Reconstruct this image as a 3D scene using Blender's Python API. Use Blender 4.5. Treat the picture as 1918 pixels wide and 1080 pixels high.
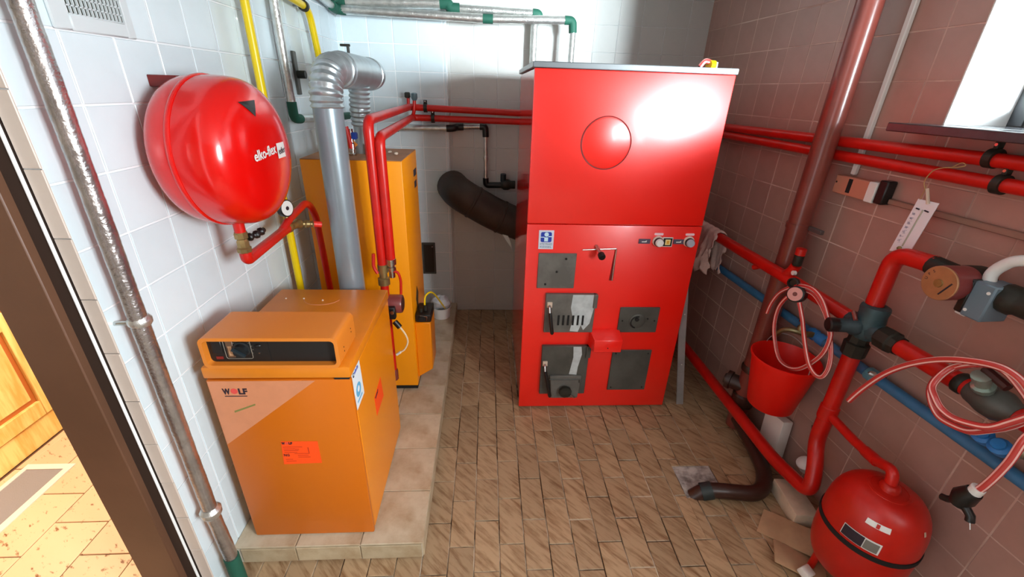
import bpy, bmesh, math, random
from mathutils import Vector, Matrix
random.seed(7)
sc = bpy.context.scene
for o in list(bpy.data.objects): bpy.data.objects.remove(o)
COL = sc.collection
V = Vector
PI = math.pi

# ------------------------------------------------------------------ camera
cam_d = bpy.data.cameras.new('camera')
cam_d.sensor_fit = 'HORIZONTAL'; cam_d.sensor_width = 36.0; cam_d.lens = 15.016
cam_d.clip_start = 0.02
cam = bpy.data.objects.new('camera', cam_d); COL.objects.link(cam)
R0 = ((0.99825, 0.00560, 0.05890), (-0.05192, -0.42060, 0.90576), (0.02986, -0.90723, -0.41957))
def _camrot():
    d = V((900-959, 2270-540, 800.)).normalized()
    y = V((913-959, 168-540, 800.)); y = (y - y.dot(d)*d).normalized()
    z = -d; x = y.cross(z)
    rows = (x, y, z)
    m = Matrix(((rows[0][0], -rows[0][1], -rows[0][2]),
                (rows[1][0], -rows[1][1], -rows[1][2]),
                (rows[2][0], -rows[2][1], -rows[2][2])))
    return m
cam.matrix_world = Matrix.Translation((0, 0, 1.65)) @ _camrot().to_4x4()
sc.camera = cam

# ------------------------------------------------------------------ world, lights, exposure
sc.view_settings.view_transform = 'Standard'
sc.view_settings.look = 'None'
sc.view_settings.gamma = 1.0
sc.view_settings.use_curve_mapping = False
sc.view_settings.exposure = 0.54
w = bpy.data.worlds.new('sky'); sc.world = w; w.use_nodes = True
bg = w.node_tree.nodes['Background']
bg.inputs[0].default_value = (0.80, 0.90, 1.0, 1); bg.inputs[1].default_value = 2.0

# right wall frame: s runs along the wall towards the camera, off is the distance into the room
dR = V((871-959, 166-540, 800.))
_d = V((900-959, 2270-540, 800.)).normalized()
_y = V((913-959, 168-540, 800.)); _y = (_y - _y.dot(_d)*_d).normalized()
_x = _y.cross(-_d)
dR = V((dR.dot(_x), dR.dot(_y), 0)).normalized()
nR = V((-dR.y, dR.x, 0))
P0 = V((1.425, 3.14, 0))
def RW(s, z, off): return P0 - dR*s + nR*off + V((0, 0, z))
RWM = Matrix((( -dR.x, -nR.x, 0, P0.x), (-dR.y, -nR.y, 0, P0.y), (0, 0, 1, 0), (0, 0, 0, 1)))  # local (s, -off, z)

def area(name, loc, target, sx, sy, power, color=(1, 1, 1), spread=180):
    l = bpy.data.lights.new(name, 'AREA'); l.shape = 'RECTANGLE'; l.size = sx; l.size_y = sy
    l.energy = power; l.color = color; l.spread = math.radians(spread)
    o = bpy.data.objects.new(name, l); COL.objects.link(o); o.location = loc
    o.rotation_euler = (V(target) - V(loc)).to_track_quat('-Z', 'Y').to_euler()
    return o
# daylight entering by the two windows of the right wall
area('daylight_outside', (2.45, -0.75, 1.72), (0.60, 3.1, 2.06), 1.1, 0.9, 100, (0.80, 0.94, 1.0), 46)
area('daylight_window_near', RW(3.98, 1.75, -0.32), RW(3.50, 1.55, 1.0), 0.85, 0.85, 125, (0.90, 0.97, 1.0))
# sunny room beyond the door on the left
area('daylight_next_room', (-1.40, 1.95, 2.0), (-2.0, 1.4, 0.1), 0.7, 0.7, 30, (1.0, 0.92, 0.78))

# ------------------------------------------------------------------ materials
def lin(c):
    return tuple(((x/255.)/12.92 if x/255. <= .04045 else ((x/255.+.055)/1.055)**2.4) for x in c)
MATS = {}
def mat(name, rgb, rough=.5, metal=0., bump=0., bscale=60., var=0., vscale=6., coat=0., spec=None, obvar=0., trans=0., var_rgb=None, stretch=None, lo=.40, hi=.62):
    if name in MATS: return MATS[name]
    m = bpy.data.materials.new(name); m.use_nodes = True
    nt = m.node_tree; b = nt.nodes['Principled BSDF']
    c = lin(rgb) + (1,)
    b.inputs['Base Color'].default_value = c
    b.inputs['Roughness'].default_value = rough; b.inputs['Metallic'].default_value = metal
    b.inputs['Coat Weight'].default_value = coat; b.inputs['Coat Roughness'].default_value = .12
    if spec is not None: b.inputs['Specular IOR Level'].default_value = spec
    tc = nt.nodes.new('ShaderNodeTexCoord')
    src = tc.outputs['Object']
    if stretch:
        mp = nt.nodes.new('ShaderNodeMapping'); mp.inputs['Rotation'].default_value = stretch[1]
        mp2 = nt.nodes.new('ShaderNodeMapping'); mp2.inputs['Scale'].default_value = stretch[0]; nt.links.new(mp.outputs[0], mp2.inputs['Vector'])
        oi0 = nt.nodes.new('ShaderNodeObjectInfo')
        ad = nt.nodes.new('ShaderNodeVectorMath'); ad.operation = 'MULTIPLY_ADD'
        ad.inputs[1].default_value = (9, 9, 9)
        nt.links.new(oi0.outputs['Random'], ad.inputs[0]); nt.links.new(src, ad.inputs[2])
        nt.links.new(ad.outputs[0], mp.inputs['Vector']); src = mp2.outputs[0]
    last = None
    if var > 0 or var_rgb:
        n = nt.nodes.new('ShaderNodeTexNoise'); n.inputs['Scale'].default_value = vscale; n.inputs['Detail'].default_value = 5
        n.inputs['Roughness'].default_value = .6
        nt.links.new(src, n.inputs['Vector'])
        mr = nt.nodes.new('ShaderNodeMapRange'); mr.inputs[1].default_value = lo; mr.inputs[2].default_value = hi
        nt.links.new(n.outputs['Fac'], mr.inputs[0])
        mx = nt.nodes.new('ShaderNodeMix'); mx.data_type = 'RGBA'
        nt.links.new(mr.outputs[0], mx.inputs[0])
        mx.inputs[6].default_value = c
        mx.inputs[7].default_value = (lin(var_rgb) + (1,)) if var_rgb else tuple(x*(1-var) for x in c[:3]) + (1,)
        last = mx.outputs[2]
    if obvar > 0:
        oi = nt.nodes.new('ShaderNodeObjectInfo')
        m2 = nt.nodes.new('ShaderNodeMapRange'); m2.inputs[3].default_value = 1-obvar; m2.inputs[4].default_value = 1+obvar*.5
        nt.links.new(oi.outputs['Random'], m2.inputs[0])
        vm = nt.nodes.new('ShaderNodeVectorMath'); vm.operation = 'SCALE'
        if last: nt.links.new(last, vm.inputs[0])
        else: vm.inputs[0].default_value = c[:3]
        nt.links.new(m2.outputs[0], vm.inputs['Scale']); last = vm.outputs[0]
    if last: nt.links.new(last, b.inputs['Base Color'])
    if bump > 0:
        n2 = nt.nodes.new('ShaderNodeTexNoise'); n2.inputs['Scale'].default_value = bscale; n2.inputs['Detail'].default_value = 4
        nt.links.new(src, n2.inputs['Vector'])
        bp = nt.nodes.new('ShaderNodeBump'); bp.inputs['Strength'].default_value = bump; bp.inputs['Distance'].default_value = .004
        nt.links.new(n2.outputs['Fac'], bp.inputs['Height']); nt.links.new(bp.outputs[0], b.inputs['Normal'])
    MATS[name] = m
    return m
M_tileL = mat('white_tile', (218, 231, 236), .22, bump=.03, bscale=8, obvar=.05, var=.05, vscale=5)
M_groutL = mat('white_grout', (240, 244, 246), .8)
M_tileB = M_tileL
M_tileR = mat('red_bounce_tile', (176, 136, 124), .35, bump=.05, bscale=9, obvar=.06, var=.14, vscale=4)  # rose cast of light bounced off red things, put into the tile colour
M_groutR = mat('pale_grout', (232, 204, 190), .8, var=.4, vscale=2.2, var_rgb=(184, 146, 132), lo=.36, hi=.60)
M_plaster = mat('white_plaster', (232, 232, 230), .85, bump=.05)
M_ceil = mat('ceiling_plaster', (168, 166, 162), .9)
M_ftile = mat('brown_floor_tile', (176, 146, 112), .42, bump=.10, bscale=3, obvar=.16, vscale=3.2, var_rgb=(132, 98, 66), stretch=((2.6, 17., 1.), (0, 0, .80)), lo=.46, hi=.68)
M_fgrout = mat('floor_grout', (220, 204, 180), .9, vscale=4, var_rgb=(66, 50, 36), lo=.40, hi=.56)
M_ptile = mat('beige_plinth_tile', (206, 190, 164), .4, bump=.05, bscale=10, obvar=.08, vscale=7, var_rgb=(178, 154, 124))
M_red = mat('boiler_red', (248, 24, 8), .33, coat=.25, spec=.9)
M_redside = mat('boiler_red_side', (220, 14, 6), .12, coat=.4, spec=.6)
M_redpipe = mat('red_pipe_paint', (205, 24, 14), .33, bump=.04, bscale=50, var=.18, vscale=8)
M_redtank = mat('tank_red', (214, 10, 6), .2, coat=.3, spec=.6)
M_redtank2 = mat('floor_tank_red', (196, 26, 12), .35, bump=.03, var=.15, vscale=7)
M_bucket = mat('bucket_red', (232, 24, 10), .4, spec=.4, trans=.0)
M_rust = mat('oxide_brown_paint', (132, 62, 52), .28, coat=.2, bump=.03, var=.25, vscale=5)
M_or = mat('boiler_orange', (236, 138, 6), .33, bump=.02, bscale=400, spec=.5)
M_ordoor = mat('boiler_orange_door', (202, 104, 10), .38, bump=.02, bscale=400, spec=.4)
M_ortop = mat('boiler_orange_top', (224, 130, 22), .4, bump=.02, bscale=300, var=.10, vscale=4)
M_dusty = mat('dusty_brown_top', (176, 120, 78), .6, var=.2, vscale=10)
M_sheen_scratch = mat('sheen_scratch_orange', (214, 140, 100), .45, bump=.02, var=.1, vscale=9)  # painted sheen of the front panel, also colours the lid scratch
M_black = mat('black_plastic', (22, 21, 21), .35)
M_matt = mat('matt_black', (18, 17, 16), .8)
M_fascia = mat('fascia_black', (24, 22, 21), .5)
M_grey = mat('grey_lid', (118, 124, 128), .3, spec=.6)
M_iron = mat('grey_cast_iron', (112, 110, 104), .42, metal=.1, bump=.06, bscale=90, var=.3, vscale=9)
M_irond = mat('dark_cast_iron', (84, 84, 78), .45, metal=.1, bump=.06, bscale=90, var=.3, vscale=9)
M_limes = mat('white_scale_streak', (196, 204, 204), .6, var=.25, vscale=14)
M_galv = mat('galvanised_steel', (186, 194, 198), .28, metal=.7, bump=.06, bscale=20, var=.2, vscale=8)
M_flue = mat('grey_flue_paint', (150, 164, 172), .3, metal=.4, bump=.02, var=.08, vscale=5)
M_foil = mat('aluminium_foil', (220, 220, 216), .28, metal=.85, bump=.55, bscale=130, var=.2, vscale=30)
M_foild = mat('aged_foil', (192, 186, 184), .26, metal=.9, bump=.4, bscale=120, var=.25, vscale=20)
M_green = mat('green_insulation', (22, 84, 66), .7, bump=.2)
M_yellow = mat('yellow_gas_paint', (236, 204, 8), .32)
M_brass = mat('old_brass', (164, 140, 92), .34, metal=.7, bump=.1, bscale=80, var=.3, vscale=20)
M_chrome = mat('bright_metal', (200, 200, 196), .22, metal=1.)
M_dark = mat('dark_fitting', (44, 42, 34), .55, metal=.2, bump=.2, bscale=70, var=.3, vscale=20)
M_teal = mat('teal_grey_valve', (58, 82, 88), .45, metal=.2, bump=.1, bscale=60, var=.3, vscale=18)
M_blue = mat('blue_pipe_paint', (58, 118, 162), .4, bump=.05, var=.2, vscale=10)
M_bluel = mat('bright_blue', (40, 120, 190), .4)
M_blued = mat('blue_handle', (26, 66, 160), .4)
M_white = mat('white_plastic', (228, 226, 222), .4)
M_cream = mat('cream_plastic', (206, 186, 166), .5)
M_foam = mat('beige_foam', (208, 186, 160), .8, bump=.2, bscale=120, var=.15, vscale=15)
M_foamw = mat('white_foam', (226, 218, 210), .8, bump=.2, bscale=120)
M_card = mat('cardboard', (188, 152, 116), .85, bump=.1, var=.15, vscale=12)
M_maroon = mat('pump_maroon', (124, 52, 50), .35, coat=.2)
M_bronze = mat('pump_plate_bronze', (176, 124, 84), .4, metal=.3, var=.15, vscale=20)
M_plategrey = mat('blue_grey_cover', (104, 122, 134), .45)
M_frame = mat('dark_brown_door_frame', (104, 70, 50), .5, bump=.05, var=.15, vscale=3)
M_frame2 = mat('black_brown_rebate', (54, 38, 30), .6)
M_flueblk = mat('sooty_flue', (66, 52, 42), .55, metal=.2, bump=.2, bscale=30, var=.3, vscale=9)
M_towel = mat('grey_pink_cloth', (226, 196, 186), .95, bump=.5, bscale=90, var=.2, vscale=14)
M_bag = mat('white_bag', (216, 220, 224), .5, bump=.4, bscale=40)
M_pine = mat('varnished_pine', (248, 206, 124), .35, vscale=3, var_rgb=(234, 172, 84), stretch=((10, 10, 1.2), (0, 0, 0)))
M_pined = mat('dark_pine_groove', (186, 98, 38), .4)
M_cork = mat('cork_tile', (232, 186, 142), .5, bump=.05, obvar=.10, vscale=26, var_rgb=(140, 84, 48), lo=.60, hi=.70, stretch=((1., 2.2, 1.), (0, 0, .6)))
M_corkg = mat('cork_joint', (120, 78, 50), .9)
M_mat = mat('grey_floor_mat', (150, 136, 130), .95, bump=.3, bscale=200)
M_concrete = mat('rough_concrete', (186, 178, 170), .95, bump=.8, bscale=60, vscale=18, var_rgb=(120, 110, 104))
M_label = mat('orange_sticker', (255, 80, 10), .5)
M_labelw = mat('white_sticker', (226, 236, 240), .5)
M_ink = mat('dark_ink', (40, 26, 40), .6)
M_inkg = mat('green_ink', (132, 128, 66), .6)
M_inko = mat('dark_orange_ink', (196, 48, 10), .6)
M_inkr = mat('red_ink', (226, 78, 70), .6)
M_inkb = mat('blue_ink', (24, 56, 168), .5)
M_inkc = mat('pale_blue_ink', (96, 176, 216), .5)
M_inkt = mat('teal_ink', (96, 142, 156), .5)
M_steel = mat('grey_angle_steel', (170, 172, 174), .45, metal=.4, var=.2, vscale=8)
M_pol = mat('dim_lamp_amber', (230, 170, 60), .3)
M_blackpipe = mat('black_brown_plastic', (58, 34, 26), .35)
M_dwin = mat('dark_window_frame', (70, 72, 76), .5)
M_sill = mat('dark_stone_sill', (66, 66, 70), .25, bump=.05, var=.2, vscale=30)
M_wire = mat('tan_wire', (176, 140, 90), .6)

def glass(name):
    m = bpy.data.materials.new(name); m.use_nodes = True; nt = m.node_tree
    for n in list(nt.nodes): nt.nodes.remove(n)
    out = nt.nodes.new('ShaderNodeOutputMaterial'); mx = nt.nodes.new('ShaderNodeMixShader')
    t = nt.nodes.new('ShaderNodeBsdfTransparent'); g = nt.nodes.new('ShaderNodeBsdfGlossy'); g.inputs['Roughness'].default_value = .02
    f = nt.nodes.new('ShaderNodeFresnel')
    ge = nt.nodes.new('ShaderNodeNewGeometry'); mr = nt.nodes.new('ShaderNodeMapRange')   # a thin pane: same reflectance from both faces
    mr.inputs[3].default_value = 1.45; mr.inputs[4].default_value = 1/1.45
    nt.links.new(ge.outputs['Backfacing'], mr.inputs[0]); nt.links.new(mr.outputs[0], f.inputs[0])
    nt.links.new(f.outputs[0], mx.inputs[0]); nt.links.new(t.outputs[0], mx.inputs[1]); nt.links.new(g.outputs[0], mx.inputs[2])
    nt.links.new(mx.outputs[0], out.inputs[0]); return m
M_glass = glass('window_glass')
def hose_mat():
    m = bpy.data.materials.new('red_white_hose'); m.use_nodes = True; nt = m.node_tree; b = nt.nodes['Principled BSDF']
    b.inputs['Roughness'].default_value = .2; b.inputs['Coat Weight'].default_value = .5
    u = nt.nodes.new('ShaderNodeUVMap'); sx = nt.nodes.new('ShaderNodeSeparateXYZ')
    nt.links.new(u.outputs[0], sx.inputs[0])
    k = nt.nodes.new('ShaderNodeMath'); k.operation = 'MULTIPLY'; k.inputs[1].default_value = 4.0
    nt.links.new(sx.outputs[0], k.inputs[0])
    fr = nt.nodes.new('ShaderNodeMath'); fr.operation = 'FRACT'; nt.links.new(k.outputs[0], fr.inputs[0])
    gt = nt.nodes.new('ShaderNodeMath'); gt.operation = 'GREATER_THAN'; gt.inputs[1].default_value = .72
    nt.links.new(fr.outputs[0], gt.inputs[0])
    mx = nt.nodes.new('ShaderNodeMix'); mx.data_type = 'RGBA'; nt.links.new(gt.outputs[0], mx.inputs[0])
    mx.inputs[6].default_value = lin((198, 62, 58)) + (1,); mx.inputs[7].default_value = lin((248, 196, 188)) + (1,)
    nt.links.new(mx.outputs[2], b.inputs['Base Color']); return m
M_hose = hose_mat()

# ------------------------------------------------------------------ mesh helpers
class MB:
    def __init__(s): s.v = []; s.f = []; s.uv = {}
    def add(s, vs, fs):
        k = len(s.v); s.v += [tuple(p) for p in vs]; s.f += [tuple(i+k for i in f) for f in fs]
    def hexa(s, p):   # 8 points: bottom ring of 4, top ring of 4
        s.add(p, [(3, 2, 1, 0), (4, 5, 6, 7), (0, 1, 5, 4), (1, 2, 6, 5), (2, 3, 7, 6), (3, 0, 4, 7)]); return s
    def box(s, x0, x1, y0, y1, z0, z1, M=None):
        p = [V(q) for q in ((x0, y0, z0), (x1, y0, z0), (x1, y1, z0), (x0, y1, z0), (x0, y0, z1), (x1, y0, z1), (x1, y1, z1), (x0, y1, z1))]
        if M is not None: p = [M @ q for q in p]
        return s.hexa(p)
    def rbox(s, s0, s1, z0, z1, o0, o1):  # box in the right wall's frame
        return s.hexa([RW(s0, z0, o0), RW(s1, z0, o0), RW(s1, z0, o1), RW(s0, z0, o1), RW(s0, z1, o0), RW(s1, z1, o0), RW(s1, z1, o1), RW(s0, z1, o1)])
    def prism(s, poly, vec):
        n = len(poly); a = [V(p) for p in poly]; b = [p + V(vec) for p in a]
        s.add(a+b, [tuple(range(n))[::-1], tuple(range(n, 2*n))] + [(i, (i+1) % n, (i+1) % n + n, i+n) for i in range(n)]); return s
    def lathe(s, o, axis, prof, n=24, squash=None):
        o = V(o); a = V(axis).normalized(); u = a.orthogonal().normalized(); v = a.cross(u)
        if abs(a.z) > .9: u = V((1, 0, 0)); u = (u - u.dot(a)*a).normalized(); v = a.cross(u)
        vs = []; fs = []; rings = []
        for t, r in prof:
            if r < 1e-6:
                rings.append([len(vs)]); vs.append(o + a*t)
            else:
                rings.append(list(range(len(vs), len(vs)+n)))
                for i in range(n):
                    th = 2*PI*i/n; vs.append(o + a*t + u*(r*math.cos(th)) + v*(r*math.sin(th)))
        for A, B in zip(rings, rings[1:]):
            for i in range(n):
                j = (i+1) % n
                if len(A) == 1 and len(B) == 1: continue
                if len(A) == 1: fs.append((A[0], B[i], B[j]))
                elif len(B) == 1: fs.append((A[i], A[j], B[0]))
                else: fs.append((A[i], A[j], B[j], B[i]))
        if len(rings[0]) > 1: fs.append(tuple(rings[0][::-1]))
        if len(rings[-1]) > 1: fs.append(tuple(rings[-1]))
        s.add(vs, fs); return s
    def cyl(s, a, b, r0, r1=None, n=16):
        a = V(a); b = V(b); r1 = r0 if r1 is None else r1
        return s.lathe(a, b-a, [(0, r0), ((b-a).length, r1)], n)
    def ball(s, c, r, n=12, sq=(1, 1, 1)):
        k = len(s.v); m = n//2
        s.lathe((0, 0, 0), (0, 0, 1), [(-math.cos(PI*i/m)*r, math.sin(PI*i/m)*r if 0 < i < m else 0) for i in range(m+1)], n)
        for i in range(k, len(s.v)):
            p = s.v[i]; s.v[i] = (c[0]+p[0]*sq[0], c[1]+p[1]*sq[1], c[2]+p[2]*sq[2])
        return s
    def tube(s, pts, r, n=14, bend=0., rfun=None, closed=False, step=None, caps=True, uv=False):
        P = path(pts, bend, step, closed)
        N = len(P); L = [0.]
        for i in range(1, N): L.append(L[-1] + (P[i]-P[i-1]).length)
        tang = []
        for i in range(N):
            a = P[(i-1) % N] if (closed or i > 0) else P[0]; b = P[(i+1) % N] if (closed or i < N-1) else P[-1]
            tang.append((b-a).normalized())
        u = tang[0].orthogonal().normalized(); vs = []
        for i in range(N):
            t = tang[i]; u = (u - u.dot(t)*t).normalized(); v = t.cross(u)
            rr = rfun(L[i], L[-1]) if rfun else r
            for k in range(n):
                th = 2*PI*k/n; vs.append(P[i] + u*(rr*math.cos(th)) + v*(rr*math.sin(th)))
        fs = []; k0 = len(s.v); f0 = len(s.f)
        for i in range(N if closed else N-1):
            j = (i+1) % N
            for k in range(n):
                m = (k+1) % n; fs.append((i*n+k, i*n+m, j*n+m, j*n+k))
                if uv: s.uv[f0+len(fs)-1] = [(k/n, 0), ((k+1)/n, 0), ((k+1)/n, 1), (k/n, 1)]
        if caps and not closed:
            fs.append(tuple(range(n))[::-1]); fs.append(tuple(range((N-1)*n, N*n)))
        s.add(vs, fs); return s
    def build(s, name, m, parent=None, bev=0., seg=1, kind=None, label=None, smooth=True, ang=38):
        me = bpy.data.meshes.new(name)
        off = V((0, 0, 0)); p = parent
        while p is not None: off += p.location; p = p.parent
        me.from_pydata([V(q)-off for q in s.v], [], s.f)
        if s.uv:
            ul = me.uv_layers.new(name='UVMap')
            for fi, co in s.uv.items():
                for li, c in zip(me.polygons[fi].loop_indices, co): ul.data[li].uv = c
        bm = bmesh.new(); bm.from_mesh(me)
        bmesh.ops.recalc_face_normals(bm, faces=bm.faces)
        if bev > 0:
            es = [e for e in bm.edges if len(e.link_faces) == 2 and e.calc_face_angle(0) > .5]
            bmesh.ops.bevel(bm, geom=es, offset=bev, segments=seg, profile=.5, affect='EDGES', clamp_overlap=True)
        if smooth:
            for f in bm.faces: f.smooth = True
            for e in bm.edges:
                if len(e.link_faces) == 2 and e.calc_face_angle(0) > math.radians(ang): e.smooth = False
        bm.to_mesh(me); bm.free()
        me.materials.append(m)
        o = bpy.data.objects.new(name, me); COL.objects.link(o)
        if parent is not None: o.parent = parent
        if kind: o['kind'] = kind
        if label: o['label'] = label
        return o
def path(pts, bend=0., step=None, closed=False):
    pts = [V(p) for p in pts]
    if bend > 0 and len(pts) > 2:
        out = [pts[0]]
        for i in range(1, len(pts)-1):
            a, b, c = pts[i-1], pts[i], pts[i+1]
            da = (a-b); dc = (c-b)
            k = min(bend, da.length*.48, dc.length*.48)
            p = b + da.normalized()*k; q = b + dc.normalized()*k
            for t in (0, .17, .33, .5, .67, .83, 1): out.append(p*(1-t)**2 + b*(2*t*(1-t)) + q*t*t)
        out.append(pts[-1]); pts = out
    if step:
        out = []
        for a, b in zip(pts, pts[1:]):
            n = max(1, int((b-a).length/step))
            for i in range(n): out.append(a.lerp(b, i/n))
        out.append(pts[-1]); pts = out
    return pts
def spline(pts, k=6):
    pts = [V(p) for p in pts]; out = []
    for i in range(len(pts)-1):
        p0 = pts[max(0, i-1)]; p1 = pts[i]; p2 = pts[i+1]; p3 = pts[min(len(pts)-1, i+2)]
        for j in range(k):
            t = j/k
            out.append(.5*((2*p1) + (p2-p0)*t + (2*p0-5*p1+4*p2-p3)*t*t + (3*p1-p0-3*p2+p3)*t**3))
    out.append(pts[-1]); return out
def thing(name, label, cat, loc, group=None):
    o = bpy.data.objects.new(name, None); COL.objects.link(o); o.location = loc; o.empty_display_size = .05
    o['label'] = label; o['category'] = cat
    if group: o['group'] = group
    return o
def tag(o, label, cat, group=None):
    o['label'] = label; o['category'] = cat
    if group: o['group'] = group
    return o
def text(name, body, size, m, parent, origin, right, up, ext=.0006, align='LEFT', width=None, offset=0.):
    cu = bpy.data.curves.new(name, 'FONT'); cu.body = body; cu.size = size; cu.align_x = align; cu.extrude = ext; cu.offset = offset
    cu.resolution_u = 3
    t = bpy.data.objects.new('tmp', cu); COL.objects.link(t)
    dg = bpy.context.evaluated_depsgraph_get(); me = bpy.data.meshes.new_from_object(t.evaluated_get(dg))
    bpy.data.objects.remove(t)
    r = V(right).normalized(); u = V(up).normalized(); n = r.cross(u)
    if width:
        xs = [v.co.x for v in me.vertices]; k = width/max(1e-6, max(xs)-min(xs)); r = r*k
    M = Matrix(((r.x, u.x, n.x, origin[0]), (r.y, u.y, n.y, origin[1]), (r.z, u.z, n.z, origin[2]), (0, 0, 0, 1)))
    off = V((0, 0, 0)); p = parent
    while p is not None: off += p.location; p = p.parent
    me.transform(Matrix.Translation(-off) @ M)
    me.materials.clear(); me.materials.append(m); me.name = name
    o = bpy.data.objects.new(name, me); COL.objects.link(o); o.parent = parent
    return o

# ------------------------------------------------------------------ tiles
TILE = {}
def tile_mesh(a, b, th, m, ch=.0015):
    key = (round(a, 4), round(b, 4), round(th, 4), m.name)
    if key in TILE: return TILE[key]
    me = bpy.data.meshes.new('tile')
    def ring(i, z): return [(i, i, z), (a-i, i, z), (a-i, b-i, z), (i, b-i, z)]
    vs = ring(0, 0)+ring(0, th-ch)+ring(ch, th)
    fs = []
    for k in (0, 4):
        for i in range(4): j = (i+1) % 4; fs.append((k+i, k+j, k+j+4, k+i+4))
    fs.append((8, 9, 10, 11))
    me.from_pydata(vs, [], fs); me.materials.append(m); TILE[key] = me
    return me
def tiles(name, parent, org, u, v, us, vs, m, th=.004, gap=.003, holes=(), jitter=.0006, stagger=None):
    """us, vs: joint positions; the tile between two joints is one object"""
    u = V(u); v = V(v); n = u.cross(v)
    base = Matrix(((u.x, v.x, n.x, 0), (u.y, v.y, n.y, 0), (u.z, v.z, n.z, 0), (0, 0, 0, 1)))
    for i, (a, b) in enumerate(zip(us, us[1:])):
        rows = vs if stagger is None else stagger(i)
        for c, d in zip(rows, rows[1:]):
            rects = [(a+gap/2, b-gap/2, c+gap/2, d-gap/2)]
            for (h0, h1, k0, k1) in holes:
                nr = []
                for (x0, x1, y0, y1) in rects:
                    if x1 <= h0 or x0 >= h1 or y1 <= k0 or y0 >= k1: nr.append((x0, x1, y0, y1)); continue
                    if x0 < h0: nr.append((x0, h0, y0, y1))
                    if x1 > h1: nr.append((h1, x1, y0, y1))
                    xa, xb = max(x0, h0), min(x1, h1)
                    if y0 < k0: nr.append((xa, xb, y0, k0))
                    if y1 > k1: nr.append((xa, xb, k1, y1))
                rects = nr
            for (x0, x1, y0, y1) in rects:
                if x1-x0 < .006 or y1-y0 < .006: continue
                o = bpy.data.objects.new(name, tile_mesh(x1-x0, y1-y0, th, m)); COL.objects.link(o)
                o.parent = parent
                o.matrix_local = Matrix.Translation(V(org) + u*x0 + v*y0 + n*random.uniform(-jitter, jitter)) @ base
def joints(lo, hi, ref, step):
    k0 = math.ceil((lo-ref)/step + .02); r = [lo]; k = k0
    while ref + k*step < hi - .004:
        r.append(ref + k*step); k += 1
    r.append(hi); return r

XL = -.93; YB = 3.10; YR = 3.14; HC = 2.45; YD = .965
# ------------------------------------------------------------------ room shell
floor = MB().box(-1.15, 1.75, -1.6, 3.4, -.10, -.004).build('floor', M_fgrout, kind='structure', smooth=False)
us = [-.93] + [-.237 - .1*k for k in range(6, 0, -1)] + [-.2405 + .1*k for k in range(0, 19)]
us = sorted(set(round(x, 4) for x in us)); us = [x for x in us if not -.2400 < x < -.2365]
def stag(i):
    ph = 1.12 if i % 2 == (us.index(-.2405)+1) % 2 else 1.0145
    ph += random.uniform(-.004, .004)
    lo = .86
    return joints(lo, 3.14, ph, .211)
PATCH = (.915, 1.105, 1.315, 1.497)
tiles('floor_tile', floor, (0, 0, -.004), (1, 0, 0), (0, 1, 0), us, None, M_ftile, th=.004, gap=.004,
      holes=[(-.94, -.238, 1.085, 3.2), (.19, 1.03, 2.0, 2.75), PATCH], stagger=stag, jitter=.0012)
MB().box(-1.15, 1.8, -1.6, 3.4, HC, HC+.08).build('ceiling', M_ceil, kind='structure', smooth=False)
# left wall, ending at the door opening
wl = MB().box(-.99, XL-.002, YD+.006, 3.3, 0, HC)
wl.box(-.99, XL-.002, .02, YD+.006, 2.08, HC)
wl.box(-.99, XL-.002, -1.6, .02, 0, HC)
wl = wl.build('wall_left', M_groutL, kind='structure', smooth=False)
ys = joints(YD, 3.1, 1.275, .1545)
zs = joints(0, HC, .066, .1523)
tiles('wall_tile', wl, (XL-.001, 0, 0), (0, 1, 0), (0, 0, 1), ys, zs, M_tileL, th=.0018, gap=.0050)
# narrow tiles on the end of the wall that faces the door
M_rev = mat('beige_edge_tile', (206, 190, 178), .35, obvar=.05, var=.06, vscale=5)
tiles('edge_tile', wl, (XL-.036, YD+.002, 0), (1, 0, 0), (0, 0, 1), [0, .0385], joints(0, 2.08, .10, .1523), M_rev, th=.004, gap=.002)
# back wall: a slightly proud part on the left, plain wall behind the boiler
wb = MB().box(-1.0, -.262, YB+.002, 3.3, 0, HC).box(-.262, 1.7, YR+.002, 3.3, 0, HC).build('wall_back', M_groutL, kind='structure', smooth=False)
tiles('wall_tile', wb, (0, YB+.002, 0), (1, 0, 0), (0, 0, 1), joints(XL, -.262, -.742, .1535), joints(.08, HC, 1.895, .1535), M_tileL, th=.0018, gap=.0050)
M_tileB2 = mat('plain_back_tile', (202, 202, 198), .45, obvar=.02, var=.08, vscale=3)
tiles('wall_tile', wb, (0, YR+.002, 0), (1, 0, 0), (0, 0, 1), joints(-.26, 1.43, 1.139, .1535), joints(0, HC, 1.895, .1535), M_tileB2, th=.0025, gap=.0016)
# right wall with two windows
W1 = (1.705, 3.30, 1.592, 2.36); W2 = (3.42, 4.55, 1.15, 2.36)
TH = .30
wr = MB()
def rseg(s0, s1, z0, z1): wr.rbox(s0, s1, z0, z1, -TH, -.002)
rseg(-.2, W1[0], 0, HC); rseg(W1[0], W1[1], 0, W1[2]); rseg(W1[0], W1[1], W1[3], HC); rseg(W1[1], W2[0], 0, HC); rseg(W2[0], W2[1], 0, W2[2]); rseg(W2[0], W2[1], W2[3], HC); rseg(W2[1], 4.8, 0, HC)
wr = wr.build('wall_right', M_groutR, kind='structure', smooth=False)
tiles('wall_tile', wr, RW(0, 0, -.002), tuple(-dR), (0, 0, 1), joints(-.0, 2.66, 1.59, .153), joints(0, HC, .937, .1575), M_tileR, th=.0012, gap=.0036,
      holes=[(W1[0], 2.8, W1[2]-.03, W1[3])])
MB().box(-1.15, 1.8, -1.62, -1.5, 0, HC).build('wall_front_unseen', mat('dark_unseen_wall', (120, 96, 78), .8), kind='structure', smooth=False)  # unseen wall, dark finish made up to lower the fill light
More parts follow.
